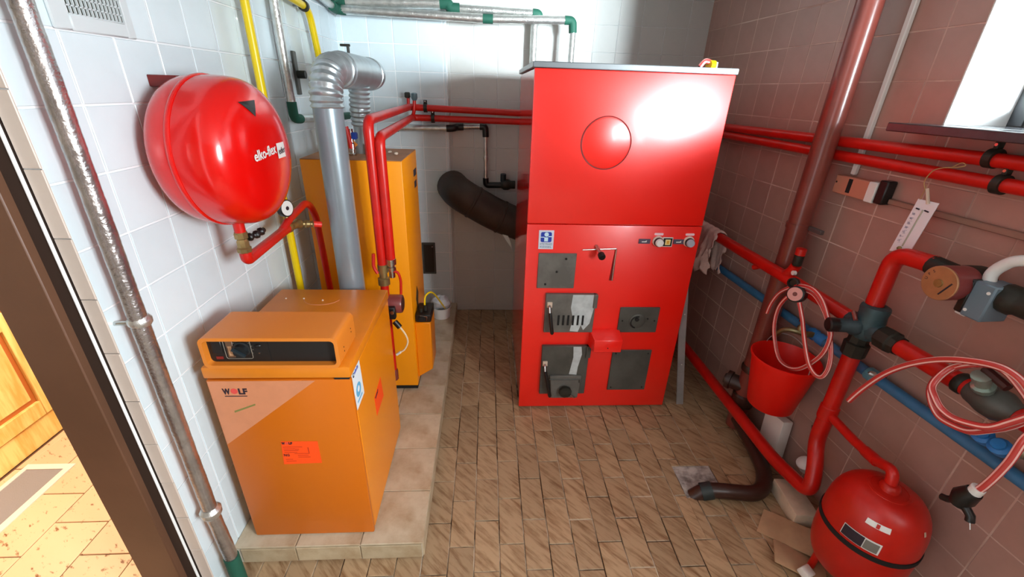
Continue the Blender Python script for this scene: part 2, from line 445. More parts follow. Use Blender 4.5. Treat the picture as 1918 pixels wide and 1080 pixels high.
for i, W in enumerate((W1, W2)):
    s0, s1, z0, z1 = W
    wo = MB()
    fo, fi = -.30, -.235
    for (a, b, c, d) in ((s0, s0+.05, z0, z1), (s1-.05, s1, z0, z1), (s0+.05, s1-.05, z0, z0+.055), (s0+.05, s1-.05, z1-.05, z1), ((s0+s1)/2-.03, (s0+s1)/2+.03, z0+.055, z1-.05)):
        wo.rbox(a, b, c, d, fo, fi)
    wo = wo.build('window_%d' % (i+1), M_dwin, kind='structure', bev=.004)
    MB().rbox(s0+.05, s1-.05, z0+.055, z1-.05, -.272, -.266).build('pane', M_glass, wo, smooth=False)
    MB().rbox(s0-.0005, s0+.004, z0, z1, fi, -.002).rbox(s1-.004, s1, z0, z1, fi, -.002).rbox(s0, s1, z1-.004, z1, fi, -.002).build('reveal_plaster', M_plaster, wo, smooth=False)
    MB().rbox(s0-.085 if i == 0 else s0, s1+.06, z0-.028, z0, .0, .115).rbox(s0, s1, z0-.028, z0+.001, fi, .0).build('window_sill', M_sill, wo, bev=.003)
# platform under the orange boilers
pl = MB().box(XL, -.238, 1.083, 3.1, 0, .079).build('trim_1', mat('plinth_grout', (196, 186, 168), .9), kind='structure', smooth=False)
tiles('plinth_tile', pl, (0, 0, .079), (1, 0, 0), (0, 1, 0), [XL, -.705, -.468, -.2325], joints(1.079, 3.1, 1.315, .24), M_ptile, th=.006, gap=.004)
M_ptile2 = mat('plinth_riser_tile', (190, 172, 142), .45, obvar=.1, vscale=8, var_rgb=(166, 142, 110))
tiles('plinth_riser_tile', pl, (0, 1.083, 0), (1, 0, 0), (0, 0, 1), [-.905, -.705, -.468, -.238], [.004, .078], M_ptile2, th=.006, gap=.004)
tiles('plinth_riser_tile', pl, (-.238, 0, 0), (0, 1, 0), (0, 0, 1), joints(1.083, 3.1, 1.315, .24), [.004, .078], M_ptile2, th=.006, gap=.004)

# ------------------------------------------------------------------ door and the room beyond it
d1 = MB().box(-1.125, -1.004, .935, .985, 0, 2.1).box(-1.125, -1.004, .02, .055, 0, 2.1).box(-1.125, -1.004, .02, .985, 2.05, 2.1).build('door_1', M_frame, kind='structure', bev=.003)
MB().box(-1.004, XL-.040, .957, .985, 0, 2.1).build('door_rebate', M_frame2, d1, smooth=False)
MB().box(XL-.0398, XL-.0375, .953, .9605, 0, 2.08).build('plaster_bead', M_plaster, d1, smooth=False)
MB().box(-2.75, -1.15, -1.6, 3.4, -.10, -.004).build('floor', M_corkg, kind='structure', smooth=False)
fl2 = bpy.data.objects['floor.001']
cs = [-2.16 + .2075*k for k in range(0, 6)] + [-1.13]
GR = (-2.125, -1.915, .95, 1.575)
def stag2(i): return joints(.6, 1.95, 1.41 if i % 2 else 1.55, .28)
tiles('cork_tile', fl2, (0, 0, -.004), (1, 0, 0), (0, 1, 0), cs, None, M_cork, th=.005, gap=.004, holes=[GR], stagger=stag2)
MB().box(-2.75, -2.70, -1.6, 3.4, 0, HC).box(-2.7, -1.0, 2.3, 2.4, 0, HC).box(-2.7, -1.0, -1.6, -1.5, 0, HC).build('wall_far_room', M_plaster, kind='structure', smooth=False)
MB().box(-2.75, -1.15, -1.6, 3.4, HC, HC+.08).build('ceiling', M_ceil, kind='structure', smooth=False)
t = thing('floor_mat_frame', 'white edged grey mat sunk in the cork floor of the next room', 'doormat', (-2.02, 1.26, 0))
fb = MB()
fb.box(GR[0], GR[1], GR[3]-.03, GR[3], -.003, .004).box(GR[0], GR[1], GR[2], GR[2]+.03, -.003, .004)
fb.box(GR[1]-.03, GR[1], GR[2]+.03, GR[3]-.03, -.003, .004).box(GR[0], GR[0]+.02, GR[2]+.03, GR[3]-.03, -.003, .004)
fb.build('frame', mat('white_painted_frame', (232, 214, 196), .5), t)
MB().box(GR[0]+.02, GR[1]-.03, GR[2]+.03, GR[3]-.03, -.004, .001).build('mat', M_mat, t)
# pine cupboard, its face looking towards +x
t = thing('pine_cupboard', 'varnished pine cupboard seen through the door opening', 'cupboard', (-2.4, 1.3, 0))
MB().box(-2.68, -2.18, .7, 1.85, .05, .685).build('carcass', M_pine, t, bev=.003)
MB().box(-2.68, -2.165, .69, 1.862, .685, .715).build('top', M_pine, t, bev=.004)
MB().box(-2.68, -2.170, .69, 1.858, 0, .125).build('plinth_board', M_pine, t, bev=.004)
for (a, b) in ((1.30, 1.845), (.72, 1.285)):
    dd = MB().box(-2.18, -2.160, b-.075, b, .135, .68).box(-2.18, -2.160, a, a+.075, .135, .68).box(-2.18, -2.160, a+.075, b-.075, .135, .215).box(-2.18, -2.160, a+.075, b-.075, .60, .68).build('cupboard_door', M_pine, t, bev=.003)
    MB().box(-2.178, -2.170, a+.095, b-.095, .235, .58).build('door_panel', M_pine, dd, bev=.005)
    MB().box(-2.179, -2.174, a+.075, b-.075, .215, .60).build('panel_groove', M_pined, dd, smooth=False)
    MB().ball((-2.15, a+.04 if b > 1.5 else b-.04, .42), .016).build('knob', M_pined, dd)

# ------------------------------------------------------------------ red solid fuel boiler
BX0, BX1, BY, BZ = .19, 1.032, 1.93, 1.738
t = boiler = thing('solid_fuel_boiler', 'tall red steel boiler cabinet with grey lid standing on the brown floor', 'boiler', (.611, 2.34, 0))
MB().box(BX0+.004, BX1-.004, BY+.02, 2.75, .02, BZ).build('cabinet', M_redside, t, bev=.003)
MB().box(BX0+.05, BX1-.05, BY+.05, 2.7, 0, .02).build('base', M_matt, t)
MB().box(BX0, BX1, BY, BY+.022, .012, 1.087).build('lower_front_panel', M_red, t, bev=.004, seg=2)
MB().box(BX0, BX1, BY, BY+.022, 1.091, BZ).build('upper_front_panel', M_red, t, bev=.004, seg=2)
MB().box(BX0-.008, BX1+.004, BY-.006, 2.76, BZ+.001, BZ+.024).build('lid', M_grey, t, bev=.003)
disc = MB()
disc.lathe((.517, BY, 1.455), (0, -1, 0), [(0, .1065), (.0035, .1065), (.005, .103), (.005, .0)], 48)
disc.build('round_cover', M_red, t)
dr_ = MB(); dr_.tube([(.517+.110*math.cos(a*PI/24), BY-.0005, 1.455+.110*math.sin(a*PI/24)) for a in range(48)], .0022, 6, closed=True)
dr_.build('cover_groove', mat('deep_red_groove', (110, 4, 4), .5), t)
# maker's plate
lg = MB().box(.247, .319, BY-.003, BY, .966, 1.060).build('badge', mat('badge_silver', (214, 218, 232), .4), t, bev=.001)
em = MB()
def rr(x0, x1, z0, z1, r, y, h):
    pts = []
    for cx, cz, a0 in ((x1-r, z1-r, 0), (x0+r, z1-r, 90), (x0+r, z0+r, 180), (x1-r, z0+r, 270)):
        for k in range(5):
            a = math.radians(a0+k*22.5); pts.append((cx+r*math.cos(a), y, cz+r*math.sin(a)))
    return pts, (0, h, 0)
p, v = rr(.2565, .3085, 1.0015, 1.0515, .008, BY-.0035, .001); em.prism(p, v); em.build('emblem_ground', M_inkb, lg)
em = MB().lathe((.2835, BY-.0045, 1.0395), (0, 1, 0), [(0, .0105), (.001, .0105)], 20)
em.box(.2735, .2915, BY-.0045, BY-.0035, 1.0055, 1.0255).box(.2560, .2740, BY-.0045, BY-.0035, 1.0245, 1.028).box(.2925, .3090, BY-.0045, BY-.0035, 1.0275, 1.0315)
em.build('emblem_figure', mat('badge_white', (206, 236, 246), .4), lg)
text('badge_lettering', 'STEYRAD', .014, M_inkt, lg, (.254, BY-.0036, .9875), (1, 0, 0), (0, 0, 1), width=.058)
text('badge_lettering', 'KESSEL', .013, M_inkt, lg, (.254, BY-.0036, .9735), (1, 0, 0), (0, 0, 1), width=.056)
# cover plates and doors
def plate(name, x0, x1, z0, z1, m, th=.008, y=BY):
    return MB().box(x0, x1, y-th, y, z0, z1).build(name, m, t, bev=.0025)
def screw(par, x, z, y, r=.0055, m=M_matt):
    MB().lathe((x, y, z), (0, -1, 0), [(0, r), (.003, r), (.0045, r*.6), (.0045, 0)], 10).build('screw', m, par)
p1 = plate('inspection_plate', .251, .437, .762, .947, M_iron)
for x, z in ((.386, .920), (.345, .852), (.292, .785)): screw(p1, x, z, BY-.008)
p2 = plate('damper_plate', .692, .902, .507, .656, M_irond)
for x, z in ((.712, .578), (.883, .578), (.845, .59)): screw(p2, x, z, BY-.008, .004)
MB().lathe((.79, BY-.008, .577), (0, -1, 0), [(0, .042), (.004, .042), (.006, .038), (.006, 0)], 28).build('rotary_damper', M_irond, p2)
MB().tube([(.79+.034*math.cos(a), BY-.0145, .572+.034*math.sin(a)) for a in [PI*(.45+.06*k) for k in range(17)]], .0035, 6).build('damper_slot', M_matt, p2)
MB().lathe((.785, BY-.012, .59), (0, -1, 0), [(0, .011), (.008, .011), (.008, 0)], 12).build('damper_knob', M_matt, p2)
p3 = plate('lower_plate', .686, .902, .130, .396, M_irond)
for x, z in ((.705, .375), (.883, .375), (.705, .150), (.883, .150)): screw(p3, x, z, BY-.008, .0045)
# fuel door with air slots
fd = plate('fuel_door', .299, .555, .515, .735, M_iron, th=.022)
MB().prism([(.435, BY-.0232, .733), (.545, BY-.0232, .733), (.548, BY-.0232, .66), (.535, BY-.0232, .57), (.505, BY-.0232, .53), (.49, BY-.0232, .56), (.478, BY-.0232, .52), (.435, BY-.0232, .525), (.445, BY-.0232, .60), (.43, BY-.0232, .66)], (0, .001, 0)).build('scale_streak', M_limes, fd)
sl = MB()
for k in range(6): sl.box(.366+k*.0252, .3765+k*.0252, BY-.0245, BY-.022, .560, .617)
sl.build('air_slots', M_matt, fd)
hd = MB().box(.542, .562, BY-.03, BY-.004, .66, .735).build('hinge', M_iron, fd, bev=.002)
def door_handle(par, x0, z0, x1, z1):
    h = MB().tube([(x0, BY-.005, z0), (x0, BY-.04, z0), (x0+.002, BY-.05, z0-.03)], .0065, 8, bend=.01).build('latch_arm', M_chrome, par)
    MB().box(x0-.012, x0+.014, BY-.03, BY-.020, z0-.012, z0+.018).build('latch_block', M_cream, par, bev=.002)
    MB().lathe((x0+.002, BY-.048, z0-.028), (x1-x0, -.012, z1-z0+.028), [(0, .006), (.01, .009), (.06, .0095), (abs(z1-z0)-.035, .010), (abs(z1-z0)-.028, .006), (abs(z1-z0)-.028, 0)], 12).build('handle_grip', M_black, par)
door_handle(fd, .319, .675, .336, .525)
ad = plate('ash_door', .299, .553, .117, .430, M_irond, th=.022)
MB().prism([(.465, BY-.0232, .428), (.508, BY-.0232, .428), (.515, BY-.0232, .38), (.500, BY-.0232, .30), (.497, BY-.0232, .248), (.455, BY-.0232, .252), (.462, BY-.0232, .30), (.47, BY-.0232, .36)], (0, .001, 0)).build('scale_streak', M_limes, ad)
MB().prism([(.350, BY-.034, .247), (.523, BY-.034, .247), (.513, BY-.034, .098), (.365, BY-.034, .098)], (0, .012, 0)).build('air_flap', M_iron, ad, bev=.002)
MB().tube([(.348, BY-.036, .226), (.515, BY-.036, .226), (.515, BY-.036, .205)], .004, 6, bend=.006).build('flap_hinge', M_irond, ad)
MB().lathe((.437, BY-.034, .158), (0, -1, 0), [(0, .012), (.014, .012), (.014, .034), (.022, .036), (.032, .034), (.034, .018), (.036, 0)], 10).build('air_wheel', M_dark, ad)
MB().cyl((.44, BY-.06, .155), (.492, BY-.052, .115), .005, n=8).build('wheel_spindle', M_chrome, ad)
door_handle(ad, .318, .320, .353, .122)
MB().box(.535, .56, BY-.03, BY-.004, .36, .43).build('hinge', M_irond, ad, bev=.002)
# small projecting latch box
lb = MB().hexa([V(q) for q in ((.560, BY-.075, .425), (.706, BY-.075, .425), (.706, BY, .425), (.545, BY, .425), (.560, BY-.075, .497), (.706, BY-.075, .497), (.706, BY, .525), (.545, BY, .525))]).build('latch_box', M_red, t, bev=.003)
MB().lathe((.633, BY-.075, .452), (0, -1, 0), [(0, .003), (.002, .003), (.002, 0)], 8).build('screw', M_matt, lb)
# rake lever in its angled slot
lv = MB().tube([(.462, BY-.006, .966), (.627, BY-.006, .974), (.627, BY-.006, .806)], .0035, 8, bend=.004).build('lever_track', M_chrome, t)
MB().tube([(.627, BY-.003, .970), (.618, BY-.003, .806)], .0045, 6).build('track_slot', mat('deep_red_groove', (110, 4, 4), .5), lv)
MB().cyl((.527, BY, .985), (.545, BY-.055, .958), .009, n=10).build('lever_shaft', M_chrome, lv)
MB().lathe((.541, BY-.048, .962), (.1, -1, -.35), [(0, .010), (.004, .0165), (.024, .0175), (.03, .014), (.031, 0)], 16).build('lever_knob', M_black, lv)
# controls
for (x0, x1) in ((.732, .789), (.903, .958)):
    cp = MB().box(x0, x1, BY-.004, BY, 1.000, 1.024).build('pointer_plate', mat('dark_grey_plate', (84, 74, 92), .4), t, bev=.0012)
    xm = (x0+x1)/2
    MB().prism([(xm-.014, BY-.0048, 1.008), (xm+.010, BY-.0048, 1.008), (xm+.010, BY-.0048, 1.018), (xm+.003, BY-.0048, 1.013), (xm-.014, BY-.0048, 1.012)], (0, .0008, 0)).build('pointer_mark', M_white, cp)
for (x, m) in ((.826, M_white), (.979, mat('pale_grey_knob', (176, 180, 196), .35))):
    kb = MB().lathe((x, BY, 1.014), (0, -1, 0), [(0, .0265), (.006, .0265), (.010, .0225)], 28).build('thermostat_bezel', mat('cream_bezel', (224, 196, 184), .4), t)
    MB().lathe((x, BY-.008, 1.012), (0, -1, 0), [(0, .0205), (.024, .0185), (.027, .016), (.027, 0)], 24).build('thermostat_knob', m, kb)
    MB().lathe((x, BY-.008, 1.012), (0, -1, 0), [(0, .0222), (.014, .0215)], 24).build('knob_skirt', M_black, kb)
    MB().prism(*rr(x-.022, x+.022, 1.043, 1.054, .004, BY-.002, .002)).build('knob_caption', mat('pink_white_label', (244, 206, 214), .5), t)
sw = MB().box(.848, .899, BY-.005, BY, .986, 1.034).build('switch_frame', M_white, t, bev=.0015)
MB().box(.852, .895, BY-.007, BY-.004, .990, 1.030).build('switch_surround', M_black, sw, bev=.001)
MB().box(.861, .886, BY-.010, BY-.006, .997, 1.024).build('switch_rocker', mat('cream_rocker', (244, 224, 150), .4), sw, bev=.001)
MB().box(.867, .880, BY-.0108, BY-.009, 1.002, 1.019).build('switch_lens', M_pol, sw, bev=.001)
# things lying on the boiler lid
t = thing('striped_roll', 'red and white striped tube end with yellow band on boiler lid', 'roll', (.96, 2.10, BZ+.024))
MB().tube(spline([(.945, 2.10, BZ+.035), (.965, 2.10, BZ+.058), (1.0, 2.11, BZ+.052), (1.01, 2.11, BZ+.036)]), .011, 10, uv=True).build('tube', M_hose, t)
MB().cyl((.985, 2.10, BZ+.044), (1.012, 2.11, BZ+.044), .0195, n=14).build('yellow_band', M_yellow, t)
MB().box(1.010, 1.026, 2.10, 2.112, BZ+.024, BZ+.056, Matrix.Identity(4)).build('paper_tip', M_white, t)
# flue pipe behind the boiler
t = thing('boiler_flue', 'sooty black flue pipe joining the back wall beside the red boiler', 'flue', (-.1, 2.95, .9))
fp = [(.42, 2.93, .72), (.06, 2.93, .86), (-.19, 2.94, 1.00), (-.245, 3.092, 1.02)]
MB().tube(fp, .112, 24, bend=.09, caps=True).build('pipe', M_flueblk, t)
for k, q in enumerate([(.10, 2.93, .845), (-.09, 2.933, .945)]):
    d = V((-.36, 0, .15)) if k == 0 else V((-.25, .01, .14))
    MB().lathe(V(q)-d.normalized()*.010, d, [(0, .1125), (.004, .1165), (.016, .1165), (.02, .1125)], 28).build('pipe_collar', M_flueblk, t)
MB().prism([(.11, 2.86, .74), (.15, 2.86, .73), (.20, 2.86, .60)], (0, .008, 0)).build('sheet_tongue', M_galv, t)

# ------------------------------------------------------------------ front orange boiler
GX0, GX1, GY0, GY1, GZ = -.865, -.425, 1.125, 1.695, .085
t = thing('gas_boiler', 'low orange boiler with control housing on tiled plinth by left wall', 'boiler', (-.645, 1.41, GZ))
MB().box(GX0+.03, GX1-.03, GY0+.04, GY1-.03, GZ, GZ+.015).build('base', M_matt, t)
MB().box(GX0+.006, GX1-.002, GY0+.022, GY1-.004, GZ+.006, .813).build('casing', M_or, t, bev=.004)
fpn = MB().box(GX0, GX1, GY0, GY0+.019, GZ+.004, .810).build('front_panel', M_ordoor, t, bev=.005, seg=2)
MB().box(GX0-.003, GX1+.003, GY0-.002, GY1, .816, .857).build('lid', M_ortop, t, bev=.006, seg=2)
MB().box(GX1-.05, GX1-.004, GY0+.002, GY0+.02, .809, .817).build('lid_gap', M_matt, t)
MB().prism([(GX0+.004, GY0-.0006, .806), (-.534, GY0-.0006, .806), (GX0+.004, GY0-.0006, .548)], (0, .0007, 0)).build('sheen_patch', M_sheen_scratch, fpn, label='salmon sheen painted on the corner of the panel')  # sheen on the panel, painted as a salmon triangle
text('front_logo', 'W', .030, M_ink, fpn, (-.822, GY0-.001, .757), (1, 0, 0), (0, 0, 1), width=.023, offset=.0012)
text('front_logo', 'LF', .030, M_ink, fpn, (-.776, GY0-.001, .757), (1, 0, 0), (0, 0, 1), width=.027, offset=.0012)
MB().lathe((-.788, GY0-.0004, .768), (0, -1, 0), [(0, .0105), (.0008, .0105)], 20).build('logo_disc', M_inkr, fpn)
MB().box(-.820, -.752, GY0-.0012, GY0, .7475, .7505).build('logo_underline', M_ink, fpn)
gl = MB().prism([(-.805, GY0-.0012, .683), (-.735, GY0-.0012, .712), (-.735, GY0-.0012, .718), (-.805, GY0-.0012, .690)], (0, .001, 0)).build('green_mark', M_inkg, fpn)
st_ = MB().prism([(-.686, GY0-.0012, .558), (-.566, GY0-.0012, .556), (-.566, GY0-.0012, .458), (-.694, GY0-.0012, .454)], (0, .001, 0)).build('orange_label', M_label, fpn, label='bright orange maker sticker')
text('label_logo', 'W', .013, M_ink, st_, (-.684, GY0-.0016, .5455), (1, 0, 0), (0, 0, 1), width=.011, offset=.0006)
text('label_logo', 'LF', .013, M_ink, st_, (-.662, GY0-.0016, .5455), (1, 0, 0), (0, 0, 1), width=.012, offset=.0006)
MB().lathe((-.668, GY0-.0012, .550), (0, -1, 0), [(0, .0045), (.0006, .0045)], 14).build('label_disc', M_inkr, st_)
text('label_mark', 'NG', .015, M_ink, st_, (-.687, GY0-.0016, .492), (1, 0, 0), (0, 0, 1), width=.018)
ll = MB()
for (a, b, z) in ((-.683, -.62, .532), (-.683, -.645, .524), (-.645, -.632, .522), (-.683, -.635, .516), (-.683, -.64, .508), (-.65, -.60, .502), (-.64, -.605, .494), (-.64, -.60, .486), (-.683, -.66, .476), (-.683, -.65, .468)):
    ll.box(a, b, GY0-.0016, GY0-.001, z, z+.0018)
ll.box(-.603, -.600, GY0-.0016, GY0-.001, .505, .530)
ll.build('label_lines', M_inko, st_)
# side stickers (on the +x side)
XS = GX1-.002
ws = MB().prism([(XS+.001, 1.228, .824), (XS+.001, 1.140, .821), (XS+.001, 1.148, .667), (XS+.001, 1.236, .671)], (-.001, 0, 0)).build('white_label', M_labelw, t, label='white sticker with blue emblem')
text('white_label_letters', 'C', .022, M_ink, ws, (XS+.0014, 1.149, .795), (0, 1, 0), (0, 0, 1), width=.012, offset=.001)
wb_ = MB()
for k in range(5): wb_.box(XS+.0008, XS+.0014, 1.166+k*.009, 1.1725+k*.009, .797, .811 if k % 2 else .807)
wb_.build('white_label_print', M_inkb, ws)
wb_ = MB().lathe((XS+.0008, 1.185, .725), (1, 0, 0), [(0, .026), (.0006, .026)], 18).box(XS+.0008, XS+.0014, 1.162, 1.215, .684, .692).build('white_label_emblem', M_inkc, ws)
MB().lathe((XS+.0012, 1.185, .728), (1, 0, 0), [(0, .011), (.0006, .011)], 14).build('emblem_centre', M_labelw, ws)
osk = MB().prism([(XS+.001, 1.446, .581), (XS+.001, 1.338, .563), (XS+.001, 1.343, .472), (XS+.001, 1.46, .477)], (-.001, 0, 0)).build('side_orange_label', M_label, t, label='orange sticker on the casing side')
text('label_logo', 'WOLF', .014, M_ink, osk, (XS+.0014, 1.348, .548), (0, 1, .16), (0, -.1, 1), width=.045, offset=.0006)
# rear screws on the lid
for q in ((-.81, 1.60), (-.74, 1.60), (-.66, 1.585)): MB().ball((q[0], q[1], .858), .004, 8).build('lid_screw', M_cream, t)
MB().tube([(-.665+.07*math.cos(a), 1.60+.055*math.sin(a), .8575) for a in [PI*(1.05+.05*k) for k in range(19)]], .0012, 5).build('scratch_ring', M_sheen_scratch, t)
# control housing: hollow rounded shell
HX0, HX1, HY0, HY1, HZ0, HZ1 = -.848, -.445, 1.118, 1.285, .858, .965
def rrect(x0, x1, z0, z1, r, n=5):
    pts = []
    for cx, cz, a0 in ((x1-r, z1-r, 0), (x0+r, z1-r, 90), (x0+r, z0+r, 180), (x1-r, z0+r, 270)):
        for k in range(n): a = math.radians(a0+k*90/(n-1)); pts.append((cx+r*math.cos(a), cz+r*math.sin(a)))
    return pts
ho = rrect(HX0, HX1, HZ0, HZ1, .02); hi_ = rrect(HX0+.011, HX1-.011, HZ0+.011, HZ1-.011, .013)
n = len(ho); vs = [(x, HY0, z) for x, z in ho]+[(x, HY0, z) for x, z in hi_]+[(x, HY0+.03, z) for x, z in hi_]+[(x, HY1, z) for x, z in ho]
fs = []
for i in range(n):
    j = (i+1) % n; fs += [(i, j, n+j, n+i), (n+i, n+j, 2*n+j, 2*n+i), (i, 3*n+i, 3*n+j, j)]
fs.append(tuple(range(3*n, 4*n)))
hb = MB(); hb.add(vs, fs); hs = hb.build('control_housing', mat('housing_orange', (220, 128, 40), .42, bump=.02, bscale=400), t, ang=50)
fa = MB().prism([(x, HY0+.022, z) for x, z in hi_], (0, .008, 0)).build('fascia', M_fascia, t)
yf = HY0+.022
MB().box(-.66, -.658, yf-.001, yf, HZ0+.012, HZ1-.012).build('fascia_joint', M_matt, fa)
fr_ = MB().tube([(x, yf-.0005, z) for x, z in rrect(-.790, -.712, .880, .949, .006)], .0009, 5, closed=True).build('dial_outline', mat('pale_line', (150, 140, 126), .5), fa)
gg = MB().box(-.783, -.762, yf-.003, yf, .885, .943).build('thermometer_window', mat('brown_window', (104, 76, 56), .4), fa, bev=.001)
MB().box(-.778, -.767, yf-.0035, yf-.002, .892, .925).build('thermometer_scale', mat('pale_amber', (206, 160, 120), .4), gg)
kn = MB().lathe((-.738, yf, .914), (0, -1, 0), [(0, .026), (.004, .026), (.006, .021), (.018, .019), (.019, 0)], 24).build('dial_knob', mat('knob_dark_blue', (24, 28, 30), .4), fa)
MB().hexa([V(q) for q in ((-.757, yf-.026, .924), (-.724, yf-.026, .898), (-.724, yf-.018, .898), (-.757, yf-.018, .924), (-.753, yf-.026, .930), (-.719, yf-.026, .904), (-.719, yf-.018, .904), (-.753, yf-.018, .930))]).build('knob_grip', mat('knob_teal', (34, 46, 52), .4), kn)
tk = MB()
for k in range(11):
    a = PI*(-.15+.13*k); tk.cyl((-.738+.029*math.cos(a), yf-.0005, .914+.029*math.sin(a)), (-.738+.033*math.cos(a), yf-.0005, .914+.033*math.sin(a)), .0006, n=4)
tk.build('dial_ticks', mat('pale_line', (150, 140, 126), .5), fa)
rs = MB().box(-.828, -.796, yf-.003, yf, .899, .946).build('rocker_switch', M_black, fa, bev=.002)
MB().box(-.820, -.800, yf-.002, yf, .879, .888).build('red_mark', mat('dull_red', (130, 34, 30), .4), fa)
MB().ball((-.690, yf, .925), .010, 10, (1, .5, .7)).build('push_button', M_black, fa)
MB().lathe((-.690, yf, .900), (0, -1, 0), [(0, .003), (.002, .003), (.002, 0)], 8).build('screw', M_chrome, fa)
for (y, z) in ((1.165, .905), (1.166, .89), (1.245, .925), (1.246, .912)):
    MB().lathe((HX1-.0005, y, z), (1, 0, 0), [(0, .0026), (.001, .0026)], 8).build('vent_hole', M_matt, hs)

# ------------------------------------------------------------------ tall orange boiler behind it
KX0, KX1, KY0, KY1, KZ = -.830, -.383, 2.00, 2.42, 1.35
t = thing('tall_boiler', 'tall narrow orange boiler cabinet behind the low orange boiler', 'boiler', (-.607, 2.21, GZ))
MB().box(KX0+.01, KX1-.004, KY0+.01, KY1-.01, GZ, .115).build('plinth', M_matt, t)
MB().box(KX0, KX1, KY0, KY1, .112, KZ-.003).build('casing', mat('tall_boiler_orange', (252, 156, 2), .36, bump=.02, bscale=300, spec=.5), t, bev=.004, seg=2)
MB().box(KX0+.001, KX1-.001, KY0+.001, KY1-.001, KZ-.003, KZ).build('top_plate', M_dusty, t, bev=.001)
cb = MB()
cb.prism([(KX1, 2.035, .50), (KX1+.083, 2.035, .50), (KX1+.083, 2.035, .20), (KX1, 2.035, .145)], (0, .17, 0)).build('burner_cover', M_or, t, bev=.004)
bb = MB().box(KX1+.004, KX1+.086, 2.04, 2.19, .50, .545).build('burner_control', M_black, t, bev=.004)
MB().lathe((KX1+.038, 2.04, .524), (0, -1, 0), [(0, .017), (.012, .015), (.012, 0)], 16).build('dial', M_matt, bb)
MB().tube([(KX1+.062, 2.039, .510), (KX1+.066, 2.037, .536), (KX1+.03, 2.037, .540)], .0022, 6).build('dial_mark', M_chrome, bb)
MB().cyl((KX1+.05, 2.10, .545), (KX1+.05, 2.10, .575), .012, n=12).build('cable_gland', M_dark, bb)
MB().cyl((KX1+.03, 2.08, .545), (KX1+.03, 2.08, .565), .009, n=12).build('cable_gland', M_dark, bb)
MB().prism([(KX1+.0015, 2.12, .60), (KX1+.0015, 2.165, .66), (KX1+.0015, 2.20, .61), (KX1+.0015, 2.15, .50)], (-.0015, 0, 0)).build('dark_plate', mat('dark_brown_plate', (70, 48, 24), .4), t)
for (a, b, c, d) in ((2.30, 2.385, 1.225, 1.26), (2.31, 2.375, 1.165, 1.20)):
    MB().box(KX1-.0005, KX1+.001, a, b, c, d).build('side_badge', mat('navy_badge', (44, 48, 70), .4), t)
for q in ((-.481, 2.235), (-.442, 2.19)):
    c = MB().box(q[0]-.009, q[0]+.009, q[1]-.008, q[1]+.008, KZ, KZ+.012, None).build('plaster_crumb', M_cream, None, bev=.004)
    tag(c, 'larger cream crumb lying on top of tall orange boiler' if q[1] > 2.2 else 'smaller cream crumb lying on top of tall orange boiler, nearer the edge', 'debris')
t = thing('yellow_cord', 'thin yellow cord from the burner control to the white tub', 'cord', (-.30, 2.3, .55))
MB().tube(spline([(-.335, 2.10, .575), (-.33, 2.12, .62), (-.30, 2.2, .60), (-.28, 2.55, .33), (-.30, 2.80, .19)]), .005, 7).build('cord', M_yellow, t)

# flue of the front boiler: straight pipe, ribbed elbow, drum, small corrugated drop
t = thing('flue_pipe', 'grey metal flue pipe with ribbed elbow rising behind low orange boiler', 'flue', (-.6, 1.78, .5))
FX, FY = -.602, 1.785
MB().cyl((FX, FY, .45), (FX, FY, 1.585), .0545, n=28).build('straight_pipe', M_flue, t)
def ribs(l, L): return .0575 + .0035*math.sin(l*2*PI/.021)
el = [(FX, FY, 1.57), (FX, FY, 1.60)] + [(FX+.004*math.sin(a), FY+.115-.115*math.cos(a), 1.60+.105*math.sin(a)) for a in [PI/2*k/10 for k in range(1, 11)]] + [(FX+.006, FY+.16, 1.705)]
MB().tube(el, .058, 28, rfun=ribs, step=.004).build('ribbed_elbow', M_galv, t)
MB().lathe((FX+.006, FY+.155, 1.705), (.03, 1, -.005), [(0, .060), (.004, .066), (.03, .066), (.034, .070), (.43, .070), (.432, .074), (.45, .074), (.452, .070), (.49, .070), (.492, .0)], 32).build('drum', M_galv, t)
MB().tube([(FX+.015, 2.20, 1.65), (FX+.005, 2.21, 1.55), (FX+.002, 2.22, 1.48)], .045, 20, rfun=lambda l, L: .0455 + .003*math.sin(l*2*PI/.02), step=.004).build('corrugated_drop', M_galv, t)
MB().tube([(FX+.002, 2.22, 1.485), (FX, 2.23, KZ)], .040, 20).build('lower_drop', M_galv, t)
c_ = MB().cyl((FX+.012, 2.10, 1.77), (FX+.012, 2.10, 1.80), .006, n=8).build('wing_screw', M_dark, t)
MB().box(FX-.02, FX+.022, 2.096, 2.104, 1.798, 1.808).build('screw_wing', M_dark, c_, bev=.002)
# ball valves on the tall boiler
t = thing('ball_valve', 'chromed ball valve with red lever on top of tall orange boiler', 'valve', (-.628, 2.12, KZ))
MB().lathe((-.628, 2.12, KZ), (0, 0, 1), [(0, .016), (.006, .02), (.012, .02), (.014, .012), (.03, .012), (.03, .017), (.055, .017), (.06, .012), (.12, .012)], 14).build('body', M_chrome, t)
MB().prism([(-.675, 2.115, 1.40), (-.635, 2.115, 1.436), (-.60, 2.115, 1.40), (-.635, 2.115, 1.372)], (0, .006, 0)).build('fin_plate', mat('brown_orange_plate', (196, 110, 30), .4), t)
MB().tube([(-.63, 2.11, 1.385), (-.632, 2.105, 1.42), (-.64, 2.105, 1.48)], .010, 8).build('lever', M_redpipe, t)
MB().box(-.622, -.598, 2.10, 2.13, 1.425, 1.455).build('blue_cap', M_blued, t, bev=.004)
t = thing('small_orange_fin', 'orange plate handle behind the twin red risers on tall boiler', 'handle', (-.52, 2.15, KZ))
